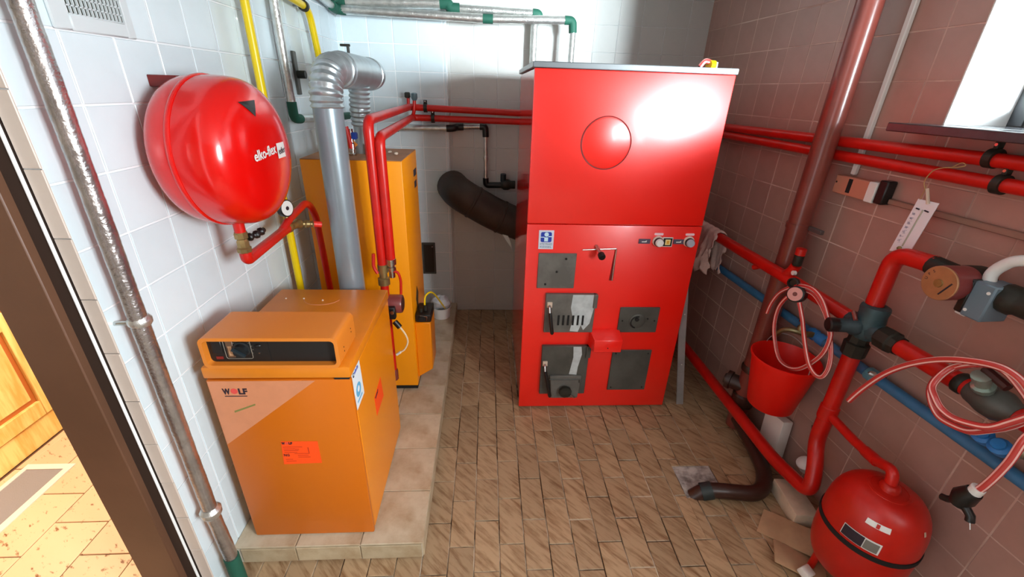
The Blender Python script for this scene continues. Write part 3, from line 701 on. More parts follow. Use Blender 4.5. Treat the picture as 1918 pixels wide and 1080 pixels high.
MB().prism([(-.555, 2.15, 1.43), (-.505, 2.15, 1.40), (-.555, 2.15, 1.378)], (0, .006, 0)).cyl((-.56, 2.153, KZ), (-.56, 2.153, 1.40), .008, n=8).build('plate', mat('brown_orange_plate', (196, 110, 30), .4), t)

# twin red risers and pump between the orange boilers
t = thing('heating_flow_pipe', 'upper red heating pipe rising by the flue and running to right wall', 'pipe', (-.462, 1.8, .95))
flow = [(-.463, 1.80, .93), (-.463, 1.80, 1.53), (-.505, 3.03, 1.535), (1.30, 3.03, 1.520)] + [RW(.21, 1.508, .07), RW(2.75, 1.518, .07)]
flow[3] = (RW(.11, 0, .042).x, 3.03, 1.49); flow = flow[:4] + [RW(2.75, 1.520, .042)]
MB().tube(flow, .0205, 14, bend=.05).build('pipe', M_redpipe, t)
MB().lathe((-.463, 1.80, .83), (0, 0, 1), [(0, .018), (.004, .027), (.035, .027), (.04, .018), (.06, .018), (.062, .023), (.10, .023), (.104, .018), (.12, .018)], 10).build('union_fitting', M_brass, t)
MB().cyl((-.508, 3.03, 1.545), (-.508, 3.03, 1.590), .010, n=10).build('vent_stub', M_redpipe, t)
MB().box(-.528, -.494, 3.012, 3.048, 1.588, 1.622).build('vent_cap', M_dark, t, bev=.006)
t = thing('heating_return_pipe', 'lower red heating pipe beside the first, running on to right wall', 'pipe', (-.425, 1.8, .95))
ret = [(-.424, 1.80, .95), (-.424, 1.80, 1.468), (-.490, 3.03, 1.472), (RW(.11, 0, .07).x, 3.03, 1.455), RW(2.75, 1.448, .07)]
ret[3] = (RW(.11, 0, .042).x, 3.03, 1.454); ret[4] = RW(2.75, 1.447, .042)
MB().tube(ret, .0205, 14, bend=.045).build('pipe', M_redpipe, t)
MB().lathe((-.424, 1.80, .87), (0, 0, 1), [(0, .014), (.03, .014), (.032, .020), (.05, .020), (.052, .015), (.06, .015), (.062, .023), (.088, .023), (.09, .018), (.10, .018)], 10).build('union_fitting', M_chrome, t)
MB().tube([(-.490, 3.00, 1.475), (-.470, 2.985, 1.50), (-.462, 2.99, 1.58)], .011, 10, bend=.02).build('vent_stub', M_redpipe, t)
MB().lathe((-.462, 2.99, 1.575), (0, 0, 1), [(0, .013), (.015, .02), (.04, .02), (.045, .012), (.045, 0)], 10).build('vent_cap', mat('grey_teal_cap', (84, 110, 116), .4), t)
def pipe_clamp(label, c, axis, nrm, rp, m=M_dark, dist=.07, bolt=True):
    c = V(c); a = V(axis).normalized(); n_ = V(nrm).normalized()
    t = thing('pipe_clamp', label, 'clamp', c, 'rubber lined pipe clamps')
    MB().lathe(c - a*.011, a, [(0, rp+.001), (0, rp+.0075), (.022, rp+.0075), (.022, rp+.001)], 22).build('ring', m, t)
    up = V((0, 0, 1))
    MB().cyl(c - n_*(rp+.005), c - n_*dist, .005, n=8).build('wall_rod', M_steel, t)
    q = c + up*(rp+.006)
    b = MB().box(-.011, .011, -.006, .006, 0, .020, Matrix.Translation(q)).build('ear', m, t, bev=.002)
    if bolt:
        MB().cyl(q + V((0, 0, .012)) - n_.cross(up)*.0 - n_*-.012, q + V((0, 0, .012)) + n_*-.012, .0045, n=8).build('bolt', M_chrome, t)
    return t
pipe_clamp('dark pipe clamp on upper red pipe of the back wall', (-.40, 3.03, 1.533), (1, 0, 0), (0, -1, 0), .0205)
pipe_clamp('dark pipe clamp on lower red pipe of the back wall', (-.355, 3.03, 1.470), (1, 0, 0), (0, -1, 0), .0205)
pipe_clamp('black pipe clamp on upper red pipe of the right wall', RW(1.925, 1.5145, .042), dR, nR, .0205, dist=.042)
pipe_clamp('black pipe clamp on lower red pipe of the right wall', RW(1.975, 1.449, .042), dR, nR, .0205, dist=.042)
t = thing('circulation_pump', 'small maroon pump with black box between the two orange boilers', 'pump', (-.42, 1.80, .735))
MB().lathe((-.50, 1.80, .735), (1, 0, 0), [(0, .034), (.03, .040), (.035, .044), (.105, .044), (.112, .040), (.112, 0)], 26).build('motor', M_maroon, t)
MB().lathe((-.388, 1.80, .735), (1, 0, 0), [(0, .032), (.003, .032), (.003, 0)], 22).build('end_plate', mat('dark_end_plate', (70, 34, 32), .4), t)
tb = MB().box(-.468, -.412, 1.735, 1.765, .685, .745).build('terminal_box', M_black, t, bev=.004)
MB().lathe((-.425, 1.735, .722), (0, -1, 0), [(0, .009), (.003, .009), (.003, 0)], 12).build('screw', M_chrome, tb)
MB().tube([(-.463, 1.80, .84), (-.463, 1.80, .34)], .0185, 12).build('suction_pipe', M_redpipe, t)
MB().lathe((-.463, 1.80, .30), (0, 0, 1), [(0, .012), (.01, .024), (.06, .024), (.07, .018)], 10).build('drain_fitting', mat('rusty_fitting', (120, 50, 36), .5), t)
MB().tube([(-.424, 1.795, .90), (-.395, 1.79, .90), (-.385, 1.79, .86), (-.39, 1.79, .79)], .006, 8, bend=.02).build('red_lever', M_redpipe, t)
MB().tube([(-.490, 1.775, .99), (-.495, 1.77, .93), (-.480, 1.77, .90)], .008, 8, bend=.02).build('red_lever', M_redpipe, t)
t = thing('pump_cable', 'white looped cable with black plug hanging below maroon pump', 'cable', (-.40, 1.76, .66))
MB().cyl((-.421, 1.75, .668), (-.398, 1.745, .640), .013, n=12).build('plug', M_black, t)
MB().tube(spline([(-.400, 1.745, .645), (-.375, 1.745, .60), (-.368, 1.745, .56), (-.385, 1.745, .52), (-.405, 1.745, .505)]), .0042, 8).build('cable', mat('cream_cable', (232, 214, 180), .4), t)
MB().cyl((-.405, 1.745, .505), (-.425, 1.745, .490), .0065, n=10).build('ferrule', M_white, t)

# ------------------------------------------------------------------ wall expansion tank
t = thing('expansion_tank', 'round red expansion tank mounted high on the left tiled wall', 'tank', (XL, 1.385, 1.455))
TX, TY, TZ, TR, TL = -.905, 1.386, 1.454, .2115, .255
ax = V((math.cos(-.03), math.sin(-.03), 0))
prof = []
for k in range(25):
    u_ = -math.cos(PI*k/24); e = 3.9 if u_ < 0 else 3.4
    prof.append((TL/2+u_*TL/2, TR*(1-abs(u_)**e)**(1/e) if 0 < k < 24 else 0))
MB().lathe((TX, TY, TZ), ax, prof, 56).build('shell', M_redtank, t, ang=60)
MB().lathe(V((TX, TY, TZ)) + ax*.098, ax, [(0, TR*.985), (0, TR+.0015), (.004, TR+.004), (.010, TR+.004), (.014, TR+.0015), (.014, TR*.985)], 56).build('seam', M_redtank, t)
for y_ in (TY-.022, TY+.060):
    MB().box(XL, TX+.05, y_-.012, y_+.012, TZ+.176, TZ+.206).build('wall_bracket', mat('bracket_dark_red', (110, 20, 14), .5), t, bev=.002)
fr = V((TX, TY, TZ)) + ax*TL
def on_tank(y, z):   # point on the front dome
    dy, dz = y-TY, z-TZ; rr_ = min(TR*.999, math.hypot(dy, dz))
    u_ = (1-(rr_/TR)**3.4)**(1/3.4)
    return V((TX+TL/2+u_*TL/2*ax.x+.0012, TY+dy, TZ+dz))
tri = [on_tank(TY-.092, TZ+.146), on_tank(TY-.022, TZ+.150), on_tank(TY-.050, TZ+.108)]
bm_ = MB(); cen = (tri[0]+tri[1]+tri[2])/3
pts_ = []
for i in range(3):
    for k in range(6): q = tri[i].lerp(tri[(i+1) % 3], k/6); pts_.append(on_tank(q.y, q.z))
cc = on_tank(cen.y, cen.z)
bm_.add(pts_+[cc]+[p+V((.001, 0, 0)) for p in pts_]+[cc+V((.001, 0, 0))], [(i, (i+1) % 18, 18) for i in range(18)]+[(19+i, 19+(i+1) % 18, 37) for i in range(18)]+[(i, (i+1) % 18, 19+(i+1) % 18, 19+i) for i in range(18)])
tr_ = bm_.build('warning_triangle', M_black, t)
def text_on_tank(name, body, size, m, y0, z0, width, off=0.):
    o = text(name, body, size, m, t, (0, y0, z0), (0, 1, .07), (0, -.07, 1), width=width, offset=off, ext=.0002)
    for v_ in o.data.vertices:
        q = v_.co + t.location; s_ = on_tank(q.y, q.z); v_.co.x = s_.x - t.location.x + .0012 + (q.x > 0)*.0006
    return o
text_on_tank('lettering', 'elko-flex', .040, M_white, TY-.108, TZ-.008, .128, .0006)
q0 = [(TY+.027, TZ-.018), (TY+.082, TZ-.018), (TY+.082, TZ+.027), (TY+.027, TZ+.027)]
b4 = MB(); gy = 6
vs = []
for i in range(gy+1):
    for j in range(5):
        y = q0[0][0]+(q0[1][0]-q0[0][0])*i/gy; z = q0[0][1]+(q0[2][1]-q0[0][1])*j/4; vs.append(on_tank(y, z)+V((.0018, 0, 0)))
b4.add(vs, [(i*5+j, (i+1)*5+j, (i+1)*5+j+1, i*5+j+1) for i in range(gy) for j in range(4)])
b4.build('white_badge', M_white, t)
o = text_on_tank('badge_lettering', 'eder', .027, M_ink, TY+.032, TZ-.006, .045, .0)
for v_ in o.data.vertices: v_.co.x += .0028
# its feed line with valve, gauge and safety valve
t = thing('tank_feed_line', 'red feed line with brass valve and gauge below the wall tank', 'pipe', (-.79, 1.365, 1.15))
LX = -.79
MB().cyl((LX, 1.365, 1.26), (LX, 1.365, 1.205), .0165, n=14).build('nipple', M_redpipe, t)
MB().lathe((LX, 1.365, 1.212), (0, 0, -1), [(0, .019), (.004, .019), (.004, .0205), (.020, .0205), (.024, .015), (.03, .018), (.05, .018), (.054, .022), (.066, .022), (.07, .018)], 8).build('brass_valve', M_brass, t)
MB().tube([(LX+.015, 1.375, 1.190), (LX+.028, 1.40, 1.192), (LX+.035, 1.44, 1.197)], .010, 8, rfun=lambda l, L: .0115+.003*math.sin(l*260), step=.003).build('valve_cap', M_black, t)
MB().tube([(LX, 1.365, 1.15), (LX, 1.365, 1.115), (LX, 1.68, 1.128)], .0185, 14, bend=.03).build('lower_pipe', M_redpipe, t)
MB().tube([(LX, 1.68, 1.128), (LX+.01, 1.77, 1.122)], .018, 10, rfun=lambda l, L: .020 if l < L*.25 or l > L*.8 else .015, step=.01).build('brass_tee', M_brass, t)
MB().tube([(LX, 1.64, 1.132), (LX+.005, 1.70, 1.160), (LX+.012, 1.88, 1.188), (LX+.02, 1.93, 1.12), (LX+.03, 1.95, .55)], .0150, 12, bend=.05).build('branch_pipe', M_redpipe, t)
MB().tube([(LX+.008, 1.765, 1.122), (LX+.055, 1.80, 1.112)], .011, 10, rfun=lambda l, L: .012+.004*(math.sin(l*220) > 0), step=.004).build('safety_valve', M_brass, t)
MB().cyl((LX+.055, 1.80, 1.112), (LX+.085, 1.815, 1.106), .0125, n=12).build('red_cap', mat('bright_red_cap', (240, 50, 40), .4), t)
gv = MB().lathe((LX-.012, 1.70, 1.205), (1, -.35, .05), [(0, .030), (.004, .034), (.022, .034), (.024, .030)], 24).build('gauge_case', M_black, t)
MB().lathe(V((LX-.012, 1.70, 1.205)) + V((1, -.35, .05)).normalized()*.0235, (1, -.35, .05), [(0, .029), (.001, .029), (.001, 0)], 24).build('gauge_face', M_white, gv)
MB().lathe(V((LX-.012, 1.70, 1.205)) + V((1, -.35, .05)).normalized()*.0248, (1, -.35, .05), [(0, .008), (.001, .008), (.001, 0)], 12).build('gauge_hub', M_ink, gv)
MB().cyl((LX, 1.695, 1.175), (LX, 1.69, 1.14), .009, n=10).build('gauge_stem', M_brass, gv)

# ------------------------------------------------------------------ pipes on the left wall
def foil_pipe(mb, pts, r, bend=.0, seed=0, n=14):
    rnd = random.Random(seed); ph = [rnd.random()*6 for _ in range(4)]
    f = lambda l, L: r*(1 + .016*math.sin(l*23+ph[0]) + .012*math.sin(l*97+ph[1]) + .012*math.sin(l*331+ph[2]))
    return mb.tube(pts, r, n, bend=bend, rfun=f, step=.008)
t = thing('foil_insulated_pipe', 'tall foil wrapped pipe at the door end of the left wall', 'pipe', (-.878, 1.0, 0))
foil_pipe(MB(), [(-.878, 1.010, HC), (-.878, .995, 1.10), (-.878, .992, .42), (-.878, 1.003, .15)], .0205, seed=1).build('foil_wrap', M_foild, t)
MB().lathe((-.878, .998, 1.075), (0, 0, 1), [(0, .019), (.01, .026), (.02, .027), (.03, .021)], 14).build('wrap_joint', M_foil, t)
MB().lathe((-.878, .992, .375), (0, 0, 1), [(0, .022), (.012, .030), (.028, .031), (.04, .022)], 14).build('wrap_joint', M_foil, t)
MB().cyl((-.878, 1.003, 0), (-.878, 1.003, .155), .024, n=14).build('green_sleeve', M_green, t)
MB().cyl((-.93, .985, 1.09), (-.885, .99, 1.09), .006, n=8).build('wall_stud', M_chrome, t)
t = thing('second_foil_pipe', 'foil wrapped pipe with green elbow between yellow pipes on left wall', 'pipe', (-.878, 2.14, 1.5))
foil_pipe(MB(), [(-.878, 2.135, HC), (-.878, 2.14, 1.555)], .0185, seed=2).build('foil_wrap', M_foil, t)
MB().tube([(-.878, 2.14, 1.575), (-.878, 2.14, 1.505), (-.878, 2.21, 1.50)], .021, 14, bend=.03).build('green_elbow', M_green, t)
foil_pipe(MB(), [(-.878, 2.20, 1.50), (-.878, 2.62, 1.485)], .0185, seed=3).build('foil_wrap', M_foil, t)
MB().tube([(-.878, 2.62, 1.485), (-.878, 2.98, 1.475)], .021, 12).build('green_sleeve', M_green, t)
t = thing('gas_pipe', 'yellow gas pipe running straight down behind the wall tank', 'pipe', (-.88, 1.895, 0))
MB().tube([(-.88, 1.888, HC), (-.88, 1.893, .12)], .0155, 14).build('pipe', M_yellow, t)
t = thing('gas_branch_pipe', 'yellow gas pipe bending down towards the ribbed flue elbow', 'pipe', (-.88, 2.4, 1.97))
MB().tube([(-.88, 1.98, 2.02), (-.88, 2.53, 1.985), (-.88, 2.585, 1.77), (-.88, 2.60, 1.2)], .0165, 14, bend=.06).build('pipe', M_yellow, t)
pipe_clamp('dark pipe clamp on yellow gas branch pipe of the left wall', (-.88, 2.47, 1.988), (0, 1, -.06), (1, 0, 0), .0165, dist=.05, bolt=False)
t = thing('wall_valve_knob', 'small dark wall valve half hidden behind ribbed flue elbow', 'valve', (XL, 2.36, 1.70))
MB().box(XL, XL+.012, 2.345, 2.385, 1.60, 1.79).build('plate', M_irond, t, bev=.003)
MB().cyl((XL+.012, 2.365, 1.69), (XL+.05, 2.365, 1.69), .018, n=12).build('knob', M_dark, t)
# ventilation grille
t = thing('vent_grille', 'white metal ventilation grille high on the left tiled wall', 'vent', (XL, 1.23, 1.86))
vb = MB()
for (a, b, c, d) in ((1.112, 1.158, 1.742, 2.0), (1.322, 1.350, 1.742, 2.0), (1.158, 1.322, 1.742, 1.775), (1.158, 1.322, 1.955, 2.0)): vb.box(XL, XL+.008, a, b, c, d)
vb.build('frame', mat('vent_white', (206, 214, 216), .4), t, bev=.003)
MB().box(XL, XL+.0025, 1.158, 1.322, 1.775, 1.955).build('dark_backing', mat('vent_shadow', (44, 42, 28), .9), t)
vg = MB()
for k in range(15): y = 1.158+.164*k/14; vg.box(XL+.002, XL+.007, y-.0013, y+.0013, 1.775, 1.955)
for k in range(12): z = 1.775+.18*k/11; vg.box(XL+.002, XL+.007, 1.158, 1.322, z-.0014, z+.0014)
vg.build('grille', mat('vent_white', (206, 214, 216), .4), t, kind='stuff')

# ------------------------------------------------------------------ foil pipes along the top of the back wall
t = thing('back_foil_pipe', 'thicker upper foil pipe along the top of the back wall', 'pipe', (-.86, 3.03, 2.1))
foil_pipe(MB(), [(-.87, 2.45, 2.165), (-.87, 2.95, 2.105)], .024, seed=21).build('wall_run', M_foil, t)
MB().tube([(-.87, 2.94, 2.105), (-.87, 3.025, 2.095), (-.815, 3.03, 2.092)], .030, 14, bend=.04).build('green_elbow', M_green, t)
foil_pipe(MB(), [(-.83, 3.03, 2.092), (-.285, 3.03, 2.108)], .033, seed=4).build('foil_wrap', M_foil, t)
MB().tube([(-.30, 3.03, 2.108), (-.235, 3.03, 2.108), (-.225, 3.03, 2.085), (-.17, 3.035, 2.085)], .030, 12, bend=.02).build('green_elbow', M_green, t)
foil_pipe(MB(), [(-.18, 3.035, 2.086), (.28, 3.035, 2.078)], .024, seed=5).build('foil_wrap', M_foil, t)
MB().tube([(.27, 3.035, 2.078), (.31, 3.035, 2.076), (.31, 3.06, 2.04)], .027, 12, bend=.02).build('green_elbow', M_green, t)
foil_pipe(MB(), [(.288, 3.08, 2.06), (.288, 3.08, 1.2)], .022, seed=6).build('drop_pipe', M_foil, t)
t = thing('lower_back_foil_pipe', 'thinner lower foil pipe of the back wall ending in green elbow', 'pipe', (-.88, 3.0, 2.04))
foil_pipe(MB(), [(-.885, 2.45, 2.095), (-.885, 2.93, 2.058)], .018, seed=22).build('wall_run', M_foil, t)
MB().tube([(-.885, 2.92, 2.058), (-.885, 2.99, 2.05), (-.83, 3.0, 2.048)], .0265, 12, bend=.04).build('green_elbow', M_green, t)
foil_pipe(MB(), [(-.85, 2.995, 2.050), (-.02, 2.985, 2.034)], .0245, seed=7).build('foil_wrap', M_foil, t)
MB().tube([(-.03, 2.985, 2.034), (.03, 2.985, 2.034)], .026, 12).build('green_sleeve', M_green, t)
foil_pipe(MB(), [(.02, 2.985, 2.034), (.47, 2.985, 2.044)], .0235, seed=8).build('foil_wrap', M_foil, t)
MB().tube([(.46, 2.985, 2.044), (.51, 2.985, 2.044), (.515, 2.985, 1.98)], .0245, 12, bend=.03).build('green_elbow', M_green, t)
foil_pipe(MB(), [(.516, 2.985, 1.99), (.516, 2.985, 1.2)], .018, seed=9).build('drop_pipe', M_foil, t)
t = thing('corner_conduit', 'thin dark conduit on the left wall meeting the back corner pipes', 'conduit', (-.90, 2.6, 2.1))
MB().tube([(-.905, 2.15, 2.15), (-.905, 3.05, 2.035)], .009, 8).build('conduit', M_steel, t)
# short foil pipe with valve in the corner next to the boiler
t = thing('corner_foil_pipe', 'small foil pipe with black elbows dropping to valve beside flue', 'pipe', (-.25, 3.05, 1.41))
MB().cyl((-.605, 3.045, 1.403), (-.585, 3.045, 1.403), .023, n=12).build('end_cap', M_black, t)
foil_pipe(MB(), [(-.59, 3.045, 1.403), (-.265, 3.045, 1.410)], .020, seed=10).build('foil_wrap', M_foil, t)
MB().tube([(-.27, 3.045, 1.410), (-.225, 3.045, 1.412), (-.205, 3.07, 1.418), (-.16, 3.075, 1.42)], .023, 12, bend=.02).build('black_elbow', M_black, t)
foil_pipe(MB(), [(-.17, 3.075, 1.42), (-.04, 3.075, 1.425)], .018, seed=11).build('foil_wrap', M_foild, t)
MB().tube([(-.05, 3.075, 1.425), (-.012, 3.075, 1.425), (-.010, 3.075, 1.36)], .022, 12, bend=.02).build('black_elbow', M_black, t)
foil_pipe(MB(), [(-.010, 3.075, 1.37), (-.008, 3.075, 1.06)], .013, seed=12).build('foil_wrap', M_foil, t)
MB().lathe((-.009, 3.075, 1.20), (0, 0, 1), [(0, .014), (.02, .020), (.035, .015)], 12).build('tape_joint', M_foil, t)
MB().tube([(-.008, 3.075, 1.085), (-.006, 3.075, 1.035), (.20, 3.075, 1.040)], .021, 12, bend=.02).build('black_elbow', M_black, t)
MB().lathe((.10, 3.06, 1.045), (1, 0, 0), [(0, .025), (.02, .038), (.05, .038), (.07, .028), (.10, .028)], 12).build('valve_body', M_dark, t)
MB().cyl((.115, 3.055, 1.07), (.115, 3.05, 1.12), .02, n=10).build('valve_handle', mat('dark_teal_handle', (30, 44, 52), .5), t)
# soot door
t = thing('soot_door', 'small dark steel soot door on the back wall beside tall boiler', 'hatch', (-.44, YB, .47))
MB().box(-.487, -.388, YB-.012, YB, .340, .594).build('frame', M_irond, t, bev=.003)
MB().box(-.475, -.400, YB-.017, YB-.010, .355, .580).build('flap', mat('brown_black_flap', (48, 38, 30), .4), t, bev=.003)
MB().ball((-.408, YB-.018, .565), .007, 8).build('latch_screw', M_chrome, t)
# tub with crumpled bag
t = thing('white_tub', 'white plastic tub standing on plinth end near the back wall', 'tub', (-.335, 2.87, .085))
MB().lathe((-.335, 2.87, .085), (0, 0, 1), [(0, .058), (.004, .062), (.085, .070), (.085, .074), (.090, .074), (.090, .068), (.006, .058), (.006, 0)], 28).build('tub', M_white, t)
ob = MB().ball((-.335, 2.86, .212), .072, 16, (1.05, .95, .72)); rnd = random.Random(3)
ob.v = [tuple(c_0 + (c_0-m_0)*rnd.uniform(-.22, .16) for c_0, m_0 in zip(v_, (-.335, 2.86, .212))) for v_ in ob.v]
tag(ob.build('crumpled_bag', M_bag, None, ang=10), 'crumpled pale plastic bag lying in the white tub', 'bag')

# ------------------------------------------------------------------ right wall: drain stack, conduit, switch box
t = thing('drain_stack', 'thick glossy brown drain pipe standing against the right wall', 'pipe', tuple(RW(1.361, 0, .103)))
MB().cyl(RW(1.361, .0, .103), RW(1.361, HC, .103), .0445, n=28).build('pipe', M_rust, t)
MB().lathe(RW(1.361, .14, .103), (0, 0, 1), [(0, .046), (.01, .055), (.07, .055), (.08, .046)], 28).build('socket_collar', M_blackpipe, t)
MB().lathe(RW(1.361, .36, .103), (0, 0, 1), [(0, .045), (.008, .052), (.03, .052), (.04, .045)], 28).build('socket_collar', M_blackpipe, t)
MB().lathe(RW(1.361, .26, .103), -dR*-.7 + nR*.6, [(0, .042), (.075, .042), (.077, .050), (.10, .050), (.102, .03), (.112, .028), (.112, 0)], 20).build('cleaning_branch', M_blackpipe, t)
cl = MB().lathe(RW(1.361, 1.135, .103), (0, 0, 1), [(0, .045), (0, .049), (.022, .049), (.022, .045)], 28).build('clamp_ring', M_rust, t)
MB().rbox(1.400, 1.480, 1.138, 1.156, .075, .093).build('clamp_arm', mat('dark_grey_clamp', (82, 72, 70), .5), cl, bev=.002)
t = thing('white_conduit', 'thin white cable conduit running straight down the right wall', 'conduit', tuple(RW(1.45, 1.8, .01)))
MB().rbox(1.440, 1.461, 1.385, HC, 0, .018).build('trunking', M_white, t, bev=.003)
t = thing('socket_box', 'pale wall mounted box with dark slot on the right wall', 'box', tuple(RW(1.53, 1.34, .0)))
MB().rbox(1.405, 1.565, 1.306, 1.378, 0, .040).build('housing', mat('beige_pink_plastic', (196, 128, 104), .5), t, bev=.003)
MB().rbox(1.472, 1.490, 1.318, 1.372, .040, .042).build('slot', M_matt, t)
MB().rbox(1.565, 1.602, 1.304, 1.380, 0, .044).build('end_piece', M_white, t, bev=.003)
MB().rbox(1.602, 1.640, 1.306, 1.392, 0, .040).build('cable_gland', M_black, t, bev=.004)
MB().lathe(RW(1.415, 1.350, .040), nR, [(0, .004), (.001, .004)], 8).build('screw', M_matt, t)
t = thing('wall_cable_trunk', 'flat brown cable trunking on right wall leading from the box', 'conduit', tuple(RW(1.9, 1.33, .0)))
MB().rbox(1.640, 2.70, 1.311, 1.331, 0, .016).build('trunking', mat('dusty_brown_trunk', (150, 112, 96), .6), t, bev=.003)
MB().rbox(2.075, 2.16, 1.327, 1.340, .0, .022).build('white_end', M_white, t, bev=.002)
# thermometer hung from the pipe by wire
t = thing('wall_thermometer', 'white paper thermometer hanging by wire from lower red pipe', 'thermometer', tuple(RW(1.81, 1.28, .09)))
tm = MB().hexa([RW(1.780, 1.178, .082), RW(1.846, 1.194, .078), RW(1.846, 1.194, .081), RW(1.780, 1.178, .085), RW(1.802, 1.368, .082), RW(1.868, 1.368, .078), RW(1.868, 1.368, .081), RW(1.802, 1.368, .085)]).build('scale_card', mat('thermometer_card', (232, 226, 230), .5), t, bev=.0008)
def tmp(u_, v_, o=.0845):  # card coordinates
    a = RW(1.780, 1.178, o).lerp(RW(1.846, 1.194, o-.004), u_); b = RW(1.802, 1.368, o).lerp(RW(1.868, 1.368, o-.004), u_); return a.lerp(b, v_)
MB().tube([tmp(.50, .12), tmp(.50, .83)], .0028, 8).build('glass_tube', mat('tube_green_grey', (176, 176, 160), .15), t)
MB().tube([tmp(.62, .10, .0842), tmp(.62, .82, .0842)], .0007, 5).build('tube_edge', M_ink, t)
mk = MB()
for k in range(16): mk.cyl(tmp(.70, .16+.038*k), tmp(.82 if k % 5 else .88, .165+.038*k), .0006, n=4)
for k in range(9): mk.cyl(tmp(.16, .18+.06*k), tmp(.30, .185+.06*k), .0007, n=4)
mk.build('scale_marks', mat('blue_grey_print', (112, 118, 150), .6), tm)
for k in range(7):
    text('scale_number', str(50-10*k if k < 6 else 10), .010, mat('blue_grey_print', (112, 118, 150), .6), tm, tmp(.12, .72-.085*k, .086), tuple(-dR), (.0, 0, 1), ext=.0002)
MB().cyl(tmp(.18, .84, .087), tmp(.34, .83, .087), .0025, n=6).cyl(tmp(.60, .83, .087), tmp(.80, .815, .087), .0025, n=6).build('wire_staples', M_ink, t)
MB().ball(tmp(.45, .07, .087), .008, 8).build('bulb_clip', M_brass, t)
MB().tube([tmp(.10, .99), RW(1.812, 1.415, .085)], .0012, 6).build('hanging_wire', M_wire, t)
MB().cyl(tmp(.60, .95, .088), RW(1.820, 1.405, .088), .005, n=8).build('wire_sleeve', M_cream, t)
MB().tube(spline([RW(1.815, 1.400, .088), RW(1.805, 1.425, .092), RW(1.82, 1.46, .096), RW(1.85, 1.475, .098), RW(1.885, 1.482, .095), RW(1.90, 1.490, .09), RW(1.885, 1.495, .088), RW(1.865, 1.478, .09)]), .0016, 6).build('hook_wire', M_wire, t)

# ------------------------------------------------------------------ right wall: mixing valve circuit
OF = .115
t = thing('radiator_flow_pipe', 'red pipe sloping past the towel to the mixing valve', 'pipe', tuple(RW(1.3, .9, OF)))
MB().tube([RW(.10, .948, .172), RW(1.50, .940, .172), RW(1.78, .902, OF)], .0265, 16, bend=.06).build('pipe', M_redpipe, t)
MB().tube([RW(1.450, .940, .172), RW(1.485, .975, .172), RW(1.500, 1.010, .172)], .022, 12, bend=.02).build('tee_stub', M_redpipe, t)
av = MB().lathe(RW(1.500, 1.010, .172), (0, 0, 1), [(0, .016), (.005, .019), (.045, .019), (.05, .014)], 12).build('air_vent', M_dark, t)
MB().lathe(RW(1.500, 1.058, .172), (0, 0, 1), [(0, .020), (.028, .020), (.03, .012), (.03, 0)], 12).build('vent_cap', M_redpipe, t)
MB().lathe(RW(1.522, .985, .185), nR, [(0, .010), (.012, .010), (.012, 0)], 12).build('white_plug', M_white, t)
MB().lathe(RW(1.545, .955, .185), nR + -dR*.5, [(0, .014), (.02, .022), (.035, .023), (.036, .018), (.028, .014), (.028, 0)], 18).build('black_cap', M_black, t)
MB().tube([RW(1.30, .930, .172), RW(1.262, .905, .182)], .013, 10).build('side_stub', M_redpipe, t)
t = thing('pressure_gauge', 'round black gauge with pink face hanging in the hose coil', 'gauge', tuple(RW(1.575, .915, .185)))
ga = nR*.85 - dR*.45 + V((0, 0, .25))
MB().lathe(RW(1.580, .912, .185), ga, [(0, .026), (.01, .034), (.045, .034), (.048, .029)], 24).build('case', M_black, t)
MB().lathe(RW(1.580, .912, .185)+ga.normalized()*.0482, ga, [(0, .0285), (.001, .0285), (.001, 0)], 24).build('face', mat('pink_dial', (222, 158, 150), .4), t)
MB().lathe(RW(1.580, .912, .185)+ga.normalized()*.0492, ga, [(0, .009), (.002, .008), (.002, 0)], 12).build('hub', M_rust, t)
MB().cyl(RW(1.560, .945, .165), RW(1.575, .915, .185), .010, n=10).build('stem', M_dark, t)
t = thing('mixing_valve', 'teal grey four way mixing valve with black knob on right wall', 'valve', tuple(RW(1.84, .915, OF)))
MB().lathe(RW(1.845, .860, OF), (0, 0, 1), [(0, .030), (.008, .040), (.03, .046), (.075, .046), (.10, .043), (.118, .046), (.130, .044), (.134, .036)], 16).build('body', M_teal, t)
MB().tube([RW(1.77, .897, OF), RW(1.90, .902, OF)], .036, 14, rfun=lambda l, L: .034+.006*math.sin(l/L*PI), step=.01).build('cross_port', M_teal, t)
MB().lathe(RW(1.832, .775, OF), (0, 0, 1), [(0, .030), (.004, .040), (.055, .042), (.06, .034), (.09, .032)], 8).build('lower_union', M_dark, t)
MB().lathe(RW(1.885, .902, OF), -dR, [(0, .032), (.02, .034), (.022, .042), (.065, .042), (.07, .036), (.09, .034)], 8).build('side_union', M_dark, t)
MB().lathe(RW(1.835, .905, OF+.035), nR + dR*.25 + V((0, 0, -.05)), [(0, .034), (.02, .034), (.03, .026), (.062, .026), (.07, .026), (.072, 0)], 14).build('actuator', mat('dark_teal_cast', (44, 62, 68), .5), t)
MB().lathe(RW(1.835, .905, OF+.035)+(nR + dR*.25 + V((0, 0, -.05))).normalized()*.065, nR + dR*.25 + V((0, 0, -.05)), [(0, .026), (.03, .027), (.034, .022), (.034, 0)], 20).build('knob', M_black, t)
MB().tube([RW(1.815, .955, OF+.05), RW(1.845, .935, OF+.06)], .007, 8).build('pointer', M_rust, t)
t = thing('pump_riser', 'red riser from mixing valve bending over to the wall pump', 'pipe', tuple(RW(1.83, 1.0, OF)))
MB().tube([RW(1.835, .975, OF), RW(1.832, 1.188, OF), RW(1.965, 1.196, OF)], .0285, 16, bend=.055).build('pipe', M_redpipe, t)
MB().lathe(RW(1.835, .985, OF), (0, 0, 1), [(0, .031), (.006, .0315), (.009, .030)], 16).build('hemp_ring', mat('hemp_cream', (206, 160, 130), .7), t)
